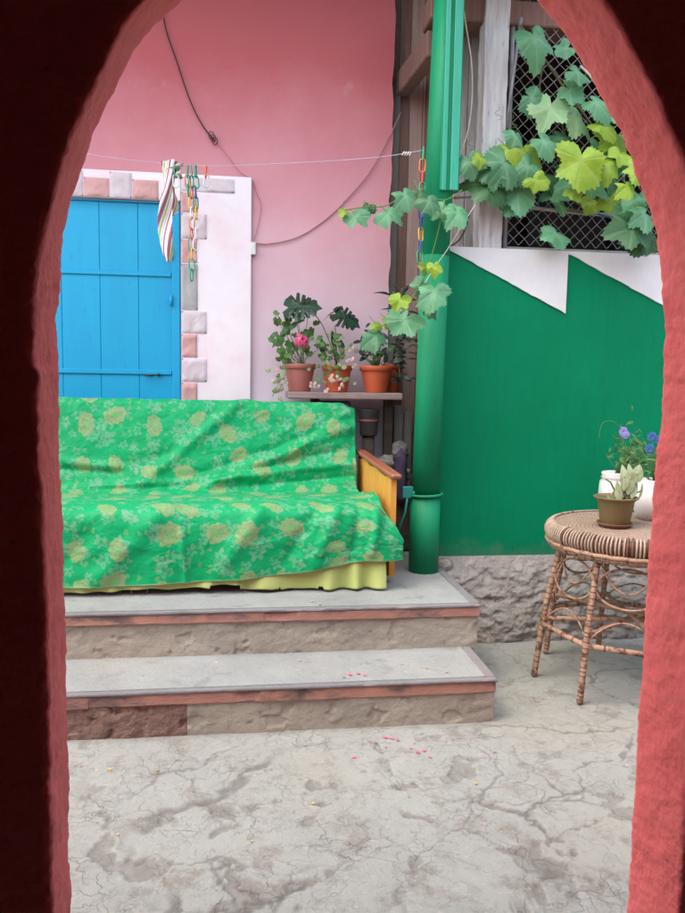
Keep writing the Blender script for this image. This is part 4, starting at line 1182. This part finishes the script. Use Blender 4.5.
# things below the shelf
def clutter():
    a = at(317, 400, 4.40); b = at(350, 400, 4.40)
    mb = MB(); mb.box((a.x, 4.36, PZ+.002), (b.x, 4.44, SZ-.05), bev=.008); o = mb.build('black_board', 'black plastic', None, loc=((a.x+b.x)/2, 4.4, PZ))
    tag(o, 'black box standing behind the sofa under the plank shelf', 'box')
    c = at(369, 430, 4.40); c = Vector((c.x, 4.41, PZ))
    r = empty('metal_bucket', c, 'dark dented metal bucket on a stand under the right end of shelf', 'bucket')
    h0 = at(369, 437, 4.33).z-PZ; h1 = at(369, 410, 4.33).z-PZ
    MB().lathe([(.0, h0+.004), (.045, h0), (.050, h0+.01), (.060, h1-.004), (.063, h1), (.058, h1), (.05, h1-.05), (.047, h0+.03), (0.001, h0+.02)], c, 28).build('body', 'dark bucket metal', r)
    MB().lathe([(.0585, h1-.070), (.0600, h1-.068), (.0605, h1-.058), (.0585, h1-.056)], c, 28).build('rust_band', 'brown saucer', r)
    mb = MB(); mb.tube([c+Vector((0, 0, .002)), c+Vector((0, 0, h0))], .035, 12); mb.build('stand', 'dark roof timber', r)
    c = at(403, 460, 4.25)
    mb = MB()
    def rg(u, v):
        a = 2*math.pi*u; rr = .035*(1+.35*nz(math.cos(a), math.sin(a), v*3, 1.6)); z = c.z+.07-.33*v
        k = min(1, 6*v, 8*(1-v)+.2)
        return (c.x+rr*k*math.cos(a), 4.30+rr*k*math.sin(a), z)
    mb.grid(rg, 20, 30); o = mb.build('hanging_rag', 'purple rag', None, loc=tuple(c))
    tag(o, 'dark purple rag bundle hanging in the gap beside the downpipe', 'rag')
    # rubble stones in the corner
    for k, (px, py, s, Y) in enumerate(((386, 462, .06, 4.45), (397, 450, .07, 4.5), (401, 475, .06, 4.42), (390, 478, .06, 4.4))):
        p = at(px, py, Y); mb = MB()
        zt = p.z+.0
        def st(u, v):
            a = 2*math.pi*u; b = math.pi*v; d = Vector((math.cos(a)*math.sin(b), math.sin(a)*math.sin(b), math.cos(b)))
            rr = s*(1+.4*noise.noise(d*1.7+Vector((k*3, 0, 0))))
            return (p.x+d.x*rr, p.y+d.y*rr, p.z+d.z*rr*.7)
        mb.grid(st, 18, 12)
        o = mb.build('rubble_block', 'rubble stone', None, loc=tuple(p))
        tag(o, ['grey stone lump piled low behind sofa arm', 'uppermost grey stone lump behind the sofa arm', 'grey stone lump beside green bracket of pipe', 'lowest grey stone lump behind the sofa arm'][k], 'stone', 'stone lumps in the corner behind the sofa arm')
    # the brick ledge that carries them
    mb = MB(); mb.box((.80, 4.34, PZ+.001), (1.02, 4.58, at(395, 480, 4.4).z-.03), bev=.01); o = mb.build('brick_ledge', 'crumbled dark mortar', None, loc=(.9, 4.45, PZ))
    tag(o, 'dark crumbling masonry ledge in the corner behind the sofa arm', 'ledge')
clutter()

# ------------------------------------------------------------------ cables and lines
def cable(name, pts, r, mt, label, cat, group=None, n=8):
    P = catmull(pts, n); o = MB().tube(P, r, 6).build(name, mt, None, loc=tuple(P[0])); tag(o, label, cat, group); return o
Yw = HY-.012
cable('loose_cable', [at(x, y, Yw) for x, y in ((160, -20), (165, 25), (177, 62), (190, 100), (203, 126), (215, 141))], .004, 'black cable', 'dark cable running diagonally down the upper pink wall', 'cable')
o = cable('thin_wire', [at(x, y, Yw) for x, y in ((215, 141), (227, 155), (240, 172), (252, 180), (256, 192), (261, 205), (259, 222), (254, 240))], .0018, 'dusty pink cable', 'thin dusty wire dropping from the dark cable to the small switch', 'wire')
cable('painted_cable', [at(x, y, Yw) for x, y in ((401, 112), (388, 140), (370, 172), (350, 196), (330, 216), (308, 232), (290, 240), (268, 244), (254, 243))], .0035, 'dusty pink cable', 'sagging cable painted over in pink curving across the pink wall', 'cable')
def knot():
    mb = MB(); c = at(215, 141, Yw-.004)
    for k in range(3): mb.tube([c+Vector((.014*math.cos(a)-.01*k, -.003*k, .02*math.sin(a)+.014*k)) for a in [2*math.pi*q/16 for q in range(16)]], .0022, 5, closed=True)
    o = mb.build('cable_loop', 'black cable', None, loc=tuple(c)); tag(o, 'small knotted loop at the lower end of the dark cable', 'cable knot')
knot()
sw = at(253, 249, Yw)
o = MB().box((sw.x-.013, HY-.035, sw.z-.035), (sw.x+.016, HY-.006, sw.z+.035), bev=.004).build('wall_switch', 'white glazed', None, loc=tuple(sw)); tag(o, 'small white switch box on pink wall at edge of white panel', 'switch')
LINE_Y = 4.35
line_px = ((60, 148), (100, 156), (160, 163), (215, 166), (270, 164), (330, 161), (380, 157), (407, 153), (424, 150))
LP = [at(x, y, LINE_Y-.0011*(x-60)) for x, y in line_px]
cable('clothesline', LP, .0016, 'clothesline', 'thin pale clothesline stretched from the door side to the downpipe', 'clothesline')
kk = at(406, 154, LINE_Y-.0011*346); mb = MB()
for k in range(4): mb.tube([kk+Vector((-.02+.012*k, 0, -.008)), kk+Vector((-.01+.012*k, -.004, .010))], .0035, 6)
tag(mb.build('line_knot', 'white glazed', None, loc=tuple(kk)), 'little white knot tied in the clothesline near the downpipe', 'knot')
cable('stiff_twine', [at(x, y, 3.96) for x, y in ((461, -12), (465, 20), (471, 60), (472, 95), (468, 130), (460, 152), (453, 166), (451, 173))], .004, 'pale cord', 'pale stiff cord bowing down between green pipe and wooden post', 'cord')
cable('yellow_twine', [at(x, y, 3.80) for x, y in ((475, 205), (460, 229), (447, 250), (433, 270), (420, 291))], .0022, 'pale cord', 'straw coloured twine slanting across the downpipe to vine shoot', 'twine')
cable('dark_hose', [at(x, y, 3.96) for x, y in ((470, 212), (464, 232), (456, 243), (447, 246), (440, 243))], .004, 'black cable', 'thin dark hose curling down behind the green wall corner', 'hose')

# chains of plastic links
def link(mb, c, r, h, ang, tilt=0):
    # oval link, long axis vertical
    pts = []
    for k in range(20):
        a = 2*math.pi*k/20; x = r*math.cos(a); z = (h-r)*(1 if math.sin(a) > 0 else -1)+r*math.sin(a) if abs(math.sin(a)) > 1e-6 else 0
        pts.append((x, 0, z))
    M_ = Matrix.Translation(c) @ Matrix.Rotation(tilt, 4, 'Y') @ Matrix.Rotation(ang, 4, 'Z')
    mb.tube([M_ @ Vector(p) for p in pts], .0036, 6, closed=True)
def chain(name, top, n, cols, label, group, seed, step=.047, sway=0):
    root = empty(name, top, label, 'plastic chain', group); rn = random.Random(seed); c = Vector(top)
    for k in range(n):
        mb = MB(); link(mb, c+Vector((sway*k+rn.uniform(-.002, .002), 0, -.028-step*k)), .014, .031, R(20 if k % 2 else 75)+rn.uniform(-.3, .3), rn.uniform(-.12, .12))
        mb.build('link', 'plastic '+cols[k % len(cols)], root)
def chains():
    ly = LINE_Y-.0011*130
    def top(px, py=166): return at(px, py, ly-.006)
    chain('plastic_chain', top(188), 3, ['green', 'orange', 'green'], 'short green and orange plastic chain hanging left of longer ones', 'plastic chains on the clothesline', 1)
    chain('plastic_chain', top(191.5), 11, ['teal', 'green', 'orange', 'yellow', 'white', 'orange', 'orange', 'green', 'yellow', 'green', 'green'], 'longest multicolour plastic chain ending in green links beside door', 'plastic chains on the clothesline', 2, .052)
    chain('plastic_chain', top(196), 8, ['green', 'green', 'blue', 'teal', 'yellow', 'white', 'white', 'white'], 'plastic chain with blue link above white ones by the door', 'plastic chains on the clothesline', 3, .052)
    chain('plastic_chain', top(176), 2, ['green', 'white'], 'two-link chain right of the striped cloth on the clothesline', 'plastic chains on the clothesline', 4)
    chain('plastic_chain', top(206), 2, ['orange', 'white'], 'short orange and white chain rightmost above the white panel', 'plastic chains on the clothesline', 5)
    c = at(423, 148, 3.80)
    root = chain('plastic_chain', c, 10, ['green', 'orange', 'red', 'green', 'white', 'blue', 'blue', 'yellow', 'blue', 'green'], 'separate multicolour plastic chain hanging against the green downpipe', 'plastic chains on the clothesline', 6, .054)
chains()
def scarf():
    ly = LINE_Y-.0011*108
    mb = MB()
    def strip(cx, w0, py0, py1, y, ph, off=(0, 0)):
        def fn(u, v):
            py = py0+(py1-py0)*v
            ctr = cx+2.0*math.sin(v*7+ph); w = w0*(.55+.45*abs(math.cos(v*4.4+ph)))*(1 if v < .92 else 1-(v-.92)*7)
            p = at(ctr+(u-.5)*w, py, y); p.y += .018*math.sin(u*5+v*9+ph)+.010*math.sin(v*13+ph); return p
        mb.grid(fn, 10, 60, 0, lambda u, v: (u, v*2.2+ph))
    strip(167, 15, 160, 262, ly-.02, .4); strip(172, 10, 161, 215, ly+.01, 2.1); strip(177, 12, 163, 178, ly-.01, 1.0)
    o = mb.build('striped_scarf', 'striped cloth', None, loc=tuple(at(168, 162, ly))); md = o.modifiers.new('thick', 'SOLIDIFY'); md.thickness = .002
    tag(o, 'twisted white, maroon and lime striped cloth hung on the clothesline', 'cloth strip')
scarf()

# ------------------------------------------------------------------ grapevine
def grapevine():
    root = empty('grapevine', at(660, 215, 3.9), 'grapevine with broad lobed leaves spreading over chain-link to the downpipe', 'vine')
    lf = MB(); st = MB(); rn = random.Random(21)
    B, Yl, D = 0, 1, 2
    LV = [(534, 38, 40, B), (566, 48, 26, B), (577, 72, 34, B), (532, 98, 34, B), (550, 108, 42, 'L'), (575, 116, 44, 'L'), (596, 102, 34, B), (570, 90, 30, B), (604, 112, 28, B),
          (515, 136, 26, B), (543, 141, 28, B), (601, 125, 28, Yl), (614, 136, 44, Yl), (581, 160, 56, Yl), (601, 148, 30, B), (558, 138, 26, B), (508, 148, 32, Yl), (524, 152, 34, Yl), (527, 166, 42, B), (518, 190, 44, B), (549, 178, 38, D), (504, 163, 40, B),
          (592, 184, 32, B), (613, 182, 26, B), (608, 168, 26, Yl), (572, 193, 18, Yl), (589, 203, 20, Yl), (610, 199, 26, Yl), (627, 186, 26, Yl), (636, 200, 30, B), (556, 190, 28, B), (557, 235, 36, B), (632, 228, 54, D), (645, 240, 34, D), (626, 210, 28, B), (644, 214, 30, B),
          (470, 162, 30, B), (484, 170, 26, B), (494, 170, 32, B), (490, 186, 42, D), (514, 205, 28, B), (536, 180, 24, Yl), (480, 158, 20, Yl), (566, 170, 26, D), (620, 155, 28, Yl), (618, 110, 30, B), (630, 165, 28, D), (560, 205, 18, D), (655, 190, 36, B), (640, 170, 34, Yl), (668, 205, 40, B), (675, 165, 40, D), (640, 130, 38, B),
          # trailing shoot to the left across the pipe
          (405, 195, 26, B), (429, 201, 30, B), (446, 209, 26, B), (458, 213, 28, B), (388, 213, 26, B), (356, 216, 28, B), (368, 206, 11, D), (373, 208, 10, D), (343, 211, 11, Yl), (420, 192, 16, D),
          (434, 292, 34, B), (400, 300, 20, Yl), (405, 320, 34, B), (434, 267, 16, Yl), (425, 267, 13, Yl), (376, 336, 26, B), (376, 325, 14, Yl), (388, 322, 12, Yl), (422, 285, 20, B), (430, 312, 14, D)]
    for k, (x, y, d, m_) in enumerate(LV):
        left = x < 470
        Yd = (3.70 if left else 3.90)+rn.uniform(-.10, .06)
        if d >= 50: Yd = 3.78
        if m_ == Yl: Yd -= .05
        if x > 625: Yd -= .12
        if x < 395: Yd = 3.95
        if m_ == D: Yd += .05
        light = m_ == 'L'; m_ = 3 if light else m_
        p = at(x, y, Yd); sz = d*Yd/F*rn.uniform(.52, .68)
        a = rn.uniform(-55, 55)
        lf.leaf('grape', p, (rn.uniform(-.35, .35), -1, rn.uniform(.15, .8)), (math.sin(R(a)), 0, -math.cos(R(a))), sz, m_, rn.uniform(.05, .6), k)
        # petiole
        q = p+Vector((rn.uniform(-.04, .04), .05, rn.uniform(.03, .08))); st.tube([p+Vector((0, .004, .0)), (p+q)/2+Vector((0, .02, .01)), q], .0018, 5, 1)
    def vine(pts, Y, r, mi=0): st.tube(catmull([at(x, y, Y+rn.uniform(-.01, .01)) for x, y in pts], 8), r, 7, mi)
    vine(((680, 195), (650, 172), (635, 178), (612, 200), (590, 212), (560, 208)), 3.97, .009)
    vine(((640, 172), (610, 150), (588, 120), (562, 85), (545, 60), (520, 25)), 4.0, .006)
    vine(((590, 212), (550, 185), (520, 172), (490, 176), (462, 190)), 3.95, .005)
    vine(((545, 60), (540, 90), (556, 110), (570, 150)), 4.0, .004)
    vine(((462, 190), (445, 200), (425, 196), (405, 196), (385, 206), (366, 207), (345, 210)), 3.80, .0028, 1)
    vine(((445, 200), (436, 240), (425, 275), (410, 300), (395, 318), (378, 328)), 3.72, .0025, 1)
    vine(((425, 275), (434, 267), (440, 266)), 3.72, .0018, 1)
    for (x, y) in ((512, 128), (600, 95), (470, 150), (498, 120)):
        pts = [at(x+6*math.sin(k*.8)*(1-k/14), y-k*1.2, 3.9) for k in range(12)]; st.tube(pts, .0012, 5, 1)
    st.build('stem', ['vine stem', 'green stem'], root)
    lf.build('foliage', ['vine leaf blue green', 'vine leaf yellow green', 'vine leaf deep green', 'vine leaf light'], root)
m_leaf('vine leaf light', (.36, .58, .26), (.26, .50, .25), (.50, .66, .38), .4)
grapevine()
# a folded blue cord on the trellis
cable('blue_cord', [at(x, y, 3.98) for x, y in ((598, 214), (608, 217), (618, 220), (630, 219), (640, 215))], .004, 'plastic blue', 'short blue cord lying along the trellis pipe under vine leaves', 'cord')
cable('white_strap', [at(x, y, 3.97) for x, y in ((580, 66), (590, 76), (600, 90), (606, 96))], .006, 'pale cord', 'pale strap on the chain-link near the upper edge of the arch', 'strap')

# ------------------------------------------------------------------ wicker table
def table():
    C = Vector((1.835, 3.32, 0))
    # centre computed from the feet of the near legs
    H = .735; RT = .395
    root = empty('wicker_table', C, 'round brown wicker and cane table with eight legs right of steps', 'table')
    # woven top: slightly domed disc
    mb = MB(); n = 96
    prof = [(.0005, .012), (.10, .012), (.20, .010), (.30, .006), (.355, 0), (.375, -.008)]
    mb.lathe([(r, z) for r, z in reversed(prof)], (0, 0, 0), n)
    o = mb.build('woven_top', 'wicker weave', root); o.location = (0, 0, H)
    # rim: vertical cane loops bound round a bulging ring
    mb = MB(); N_ = 150
    for k in range(N_):
        a = 2*math.pi*k/N_+random.uniform(-.006, .006); ca, sa = math.cos(a), math.sin(a)
        def P(r, z): return C+Vector((r*ca, r*sa, H+z))
        pts = [P(.362, .004), P(.378, .001), P(.392, -.010), P(.401, -.028), P(.402, -.045), P(.396, -.062), P(.384, -.076)]
        mb.tube(pts, .0046, 6, 1 if random.random() < .12 else 0)
    mb.build('rim_loops', ['cane binding', 'dark binding'], root)
    mb = MB(); mb.lathe([(.36, -.002), (.385, -.018), (.390, -.045), (.378, -.074)], (C.x, C.y, H), 96); mb.build('rim_backing', 'dark binding', root)
    mb = MB()
    for q, (r, z, t) in enumerate(((.392, -.082, .010), (.383, -.096, .009), (.374, -.108, .008))):
        mb.tube([C+Vector((r*math.cos(a), r*math.sin(a), H+z+.002*math.sin(31*a))) for a in [2*math.pi*k/96 for k in range(96)]], t, 8, 0, closed=True)
    for k in range(88):
        a = 2*math.pi*k/88; mb.tube([C+Vector((.398*math.cos(a), .398*math.sin(a), H-.075)), C+Vector((.392*math.cos(a+.03), .392*math.sin(a+.03), H-.094)), C+Vector((.380*math.cos(a+.02), .380*math.sin(a+.02), H-.112))], .0035, 5, 1)
    mb.tube([C+Vector((.30*math.cos(a), .30*math.sin(a), H-.06)) for a in [2*math.pi*k/60 for k in range(60)]], .012, 8, 0, closed=True)
    mb.build('apron_ring', ['cane', 'cane binding'], root)
    mb = MB(); mb.lathe([(.38, -.02), (.001, -.02)], (C.x, C.y, H), 48); mb.build('underside', 'cane', root)
    # legs: splayed, bound with dark cane
    ang0 = R(171); K = 8; feet = []; tops = []
    for k in range(K):
        a = ang0+2*math.pi*k/K
        t = C+Vector((.335*math.cos(a), .335*math.sin(a), H-.085)); f = C+Vector((.435*math.cos(a), .435*math.sin(a), .008)); feet.append(f); tops.append(t)
        mb = MB(); mid = (t+f)/2+Vector((.012*math.cos(a), .012*math.sin(a), 0)); P = [t, t.lerp(mid, .5), mid, mid.lerp(f, .5), f]
        Pc = catmull(P, 8); mb.tube(Pc, .0138, 10, 0)
        # wraps
        rn = random.Random(k)
        s = .03
        while s < .97:
            i = int(s*(len(Pc)-1)); q = Pc[i].lerp(Pc[i+1], s*(len(Pc)-1)-i); d = (f-t).normalized()
            mb.tube([q-d*.0022, q+d*.0022], .0146, 10, 1); s += rn.uniform(.026, .05)
        mb.build('leg', ['cane', 'dark binding'], root)
    # stretchers between neighbours, and a crossed set
    def on(k, z):
        t, f = tops[k % K], feet[k % K]; u = (t.z-z)/(t.z-f.z); return t.lerp(f, u)+Vector((math.cos(ang0+2*math.pi*k/K), math.sin(ang0+2*math.pi*k/K), 0))*.010
    mb = MB()
    for k in range(K):
        a, b = on(k, .255), on(k+1, .255); mb.tube([a, a.lerp(b, .5), b], .0125, 9, 0)
        for s in (.25, .5, .75): q = a.lerp(b, s); d = (b-a).normalized(); mb.tube([q-d*.004, q+d*.004], .0138, 9, 1)
    mb.build('stretcher_ring', ['cane', 'dark binding'], root)
    for k in range(4):
        a, b = on(k, .285+.012*k), on(k+4, .285+.012*k); MB().tube([a, a.lerp(b, .5), b], .011, 9, 0).build('cross_stretcher', 'cane', root)
    # thin cane scrollwork
    for k in range(K):
        mb = MB()
        a0, a1 = tops[k], tops[(k+1) % K]; b0, b1 = on(k, .27), on(k+1, .27)
        def W(u, z): # u across, z absolute height, on the plane between the two legs
            zt = a0.z; f = (zt-z)/(zt-b0.z); return a0.lerp(b0, f).lerp(a1.lerp(b1, f), u)
        zc = .51; 
        # oval loops crossing between the legs
        mb.tube([W(.5+.47*math.cos(t), zc+.085*math.sin(t)) for t in [2*math.pi*q/36 for q in range(36)]], .0055, 6, 0, closed=True)
        mb.tube([W(.04+.92*t, H-.11-.15*math.sin(math.pi*t)**.8*.9) for t in [q/24 for q in range(25)]], .0042, 6, 0)
        mb.tube([W(.06+.88*t, .29+.08*math.sin(math.pi*t)**.8) for t in [q/24 for q in range(25)]], .0042, 6, 0)
        mb.build('scroll', 'cane', root)
    return C, H+.012
TC, TZ = table()
def table_plants():
    rn = random.Random(77)
    def base_at(px, py): 
        r = ray(px, py); t = (TZ-CZ)/r[2]; return Vector((r[0]*t, r[1]*t, TZ))
    c = base_at(614.5, 526); 
    r = empty('succulent_pot', c, 'small olive-brown pot on brown saucer holding pale succulent, front of table', 'potted plant')
    MB().lathe([(0, .003), (.064, .0), (.078, .013), (.080, .018), (.075, .018), (.066, .006), (0.001, .006)], c, 36).build('saucer', 'brown saucer', r)
    prof = [(.0, .010), (.060, .008), (.064, .014), (.079, .112), (.082, .118), (.096, .128), (.098, .133), (.092, .135), (.080, .128), (.075, .11)]
    MB().lathe(prof, c, 40).build('pot', 'olive brown pot', r)
    MB().lathe([(.078, .112), (.04, .118), (.0001, .118)], c, 24).build('soil', 'potting soil', r)
    lf = MB(); st = MB(); b = c+Vector((.015, 0, .115))
    for (dx, dz, s, w, ny) in ((-.02, .035, .085, 'wide', -.9), (.035, .11, .12, 'wide', -1), (.07, .14, .075, 'heart', -1), (.005, .12, .10, 'wide', -.8), (.055, .06, .09, 'wide', -.7), (-.035, .0, .045, 'heart', -1), (.03, .03, .07, 'wide', -1), (-.06, -.01, .028, 'heart', -1), (.09, .04, .07, 'lance', -.8), (.0, .02, .04, 'heart', -.9)):
        p = b+Vector((dx, -.01*rn.random()-.02, dz*.75+.02)); lf.leaf(w, p, (rn.uniform(-.3, .3), ny, .35), (dx*4+.1, 0, 1), s*.62, 0, .2, int(dx*1000)+50)
        stemto(st, b, p, .0035)
    # one curling thin leaf to the left
    st.tube([b+Vector((-.02, -.01, 0)), b+Vector((-.035, -.02, .05)), b+Vector((-.055, -.02, .085)), b+Vector((-.08, -.02, .10))], .004, 6)
    lf.build('leaves', 'grey succulent leaf', r); st.build('stems', 'green stem', r)
    # ribbed white pot behind, pansy
    c = base_at(615, 510)+Vector((.05, .10, 0)); r0 = .075
    zt = at(610, 472, c.y).z-TZ
    r = empty('pansy_pot', c, 'white ribbed round pot behind the olive pot with lilac flower plant', 'potted plant')
    h = zt
    MB().lathe([(0, .002), (.060, 0), (.080, .03), (.086, .07), (.082, h-.05), (.070, h-.032), (.078, h-.026), (.070, h-.018), (.076, h-.008), (.072, h), (.064, h), (.06, h-.02), (.055, h-.03)], c, 36).build('pot', 'white glazed', r)
    MB().lathe([(.062, h-.014), (.0001, h-.010)], c, 24).build('soil', 'potting soil', r)
    lf = MB(); st = MB(); fl = MB(); b = c+Vector((0, 0, h-.01)); Y = c.y
    fc = at(624, 434, Y-.03)
    stemto(st, b, fc, .0025); st.tube(catmull([at(621, 430, Y-.03), at(614, 422, Y-.03), at(604, 422, Y-.03), at(600, 430, Y-.03), at(599, 439, Y-.03)], 6), .0014, 5)
    for k in range(190):
        p = at(rn.gauss(631, 10), rn.gauss(457, 12), Y+rn.uniform(-.06, .05)); 
        if k % 4 == 0: stemto(st, b, p, .0014)
        lf.leaf('lance' if k % 3 else 'wide', p, (rn.uniform(-.6, .6), -1, rn.uniform(-.3, .7)), (rn.uniform(-1, 1), 0, rn.uniform(-.5, 1)), rn.uniform(.012, .028), 0, .3, k)
    for a in range(2):
        cc = fc+Vector((.004*(1 if a else -1), 0, -.012*a+.012))
        for k in range(6):
            an = 2*math.pi*k/6+a; fl.leaf('round', cc+Vector((.013*math.cos(an), -.004*k*.3, .013*math.sin(an))), (0.1*math.cos(an), -1, .1), (math.cos(an), 0, math.sin(an)), .015, 0, .2, k)
    lf.build('foliage', 'feathery green', r); st.build('stems', 'green stem', r); fl.build('lilac_bloom', 'lilac petal', r)
    # second rounded white pot, partly behind the arch
    c = base_at(648, 520)+Vector((.03, .02, 0))
    r = empty('white_urn', c, 'plump white pot at the table centre half hidden by the arch', 'potted plant')
    MB().lathe([(0, .002), (.055, 0), (.085, .04), (.098, .09), (.095, .13), (.075, .17), (.066, .18), (.070, .19), (.060, .19), (.055, .17)], c, 36).build('pot', 'white glazed', r)
    MB().lathe([(.060, .176), (.0001, .18)], c, 24).build('soil', 'potting soil', r)
    lf = MB(); fl = MB(); st = MB(); b = c+Vector((0, 0, .18)); Y = c.y
    for k in range(90):
        p = b+Vector((rn.gauss(0, .045), rn.gauss(0, .04), rn.uniform(.0, .17))); 
        if k % 4 == 0: stemto(st, b, p, .0014)
        lf.leaf('lance' if k % 3 else 'wide', p, (rn.uniform(-.6, .6), -1, rn.uniform(-.3, .7)), (rn.uniform(-1, 1), 0, rn.uniform(-.5, 1)), rn.uniform(.015, .03), 0, .3, k+300)
    for (px, py) in ((652, 437), (650, 449), (660, 440)):
        cc = at(px, py, Y-.04); stemto(st, b, cc, .002)
        for k in range(7):
            an = 2*math.pi*k/7; fl.leaf('round', cc+Vector((.012*math.cos(an), 0, .012*math.sin(an))), (0.1*math.cos(an), -1, .1), (math.cos(an), 0, math.sin(an)), .014, 0, .2, k)
    lf.build('foliage', 'feathery green', r); st.build('stems', 'green stem', r); fl.build('blue_bloom', 'blue petal', r)
table_plants()

# ------------------------------------------------------------------ fallen petals
def petals():
    spots = [(385, 737, 0, 9), (392, 738, 0, 8), (398, 740, 2, 6), (418, 752, 0, 10), (424, 750, 0, 8), (411, 748, 0, 5), (354, 757, 0, 7), (476, 783, 1, 7), (386, 747, 2, 5), (414, 743, 0, 4), (110, 769, 1, 8), (157, 770, 1, 5), (313, 803, 1, 7), (240, 888, 0, 5), (252, 841, 1, 5), (495, 752, 0, 5), (118, 834, 1, 5), (523, 745, 1, 4), (305, 745, 1, 4), (430, 757, 0, 6), (376, 742, 0, 5), (81, 766, 0, 4)]
    st2 = [(350, 674, 0, 9), (358, 673, 0, 8), (365, 675, 0, 7), (344, 677, 0, 5), (427, 668, 0, 5), (447, 672, 0, 5), (300, 660, 1, 5), (402, 664, 0, 4), (433, 662, 1, 3)]
    st3 = [(312, 601, 1, 6), (320, 604, 1, 5)]
    rn = random.Random(3); kk = 0
    for L_, Z in ((spots, .004), (st2, .189), (st3, .389)):
        for (x, y, m_, s) in L_:
            r = ray(x, y); t = (Z-CZ)/r[2]; p = Vector((r[0]*t, r[1]*t, Z)); mb = MB()
            sz = s*t*r[1]/F*.5
            mb.leaf('heart', p, (rn.uniform(-.06, .06), rn.uniform(-.06, .06), 1), (rn.uniform(-1, 1), rn.uniform(-1, 1), 0), sz*.8, 0, .0, kk)
            o = mb.build('petal', 'confetti pink' if m_ != 1 else 'confetti yellow', None, loc=tuple(p)); kk += 1
            if m_ != 1: tag(o, 'tiny fallen pink petal on the grey yard or step concrete', 'petal', 'fallen pink petals')
            else: tag(o, 'tiny fallen yellowish petal on the grey yard or step concrete', 'petal', 'fallen yellowish petals')
petals()

# ------------------------------------------------------------------ light
w = bpy.data.worlds.new('World'); scene.world = w; w.use_nodes = True; nt = w.node_tree
sky = nt.nodes.new('ShaderNodeTexSky'); sky.sky_type = 'NISHITA'; sky.sun_disc = False
EL, AZ = R(62), R(248)
sky.sun_elevation = EL; sky.sun_rotation = AZ; sky.air_density = 1.0; sky.dust_density = 4.0; sky.ozone_density = .6
bg = nt.nodes['Background']; bg.inputs['Strength'].default_value = .15
nt.links.new(sky.outputs[0], bg.inputs['Color'])
sd = bpy.data.lights.new('sun', 'SUN'); sd.energy = 1.5; sd.angle = R(145); sd.color = (1, .97, .92)
so = bpy.data.objects.new('sun', sd); COL.objects.link(so)
# direction towards the sun: behind and above the arch
dirv = Vector((math.sin(AZ)*math.cos(EL), math.cos(AZ)*math.cos(EL), math.sin(EL)))
so.rotation_euler = dirv.to_track_quat('Z', 'Y').to_euler(); so.location = (0, 2, 8)
vs = scene.view_settings; vs.view_transform = 'Standard'; vs.look = 'None'; vs.exposure = 1.5; vs.gamma = 1; vs.use_curve_mapping = False
scene.cycles.use_denoising = True
scene.cycles.max_bounces = 10; scene.cycles.diffuse_bounces = 6
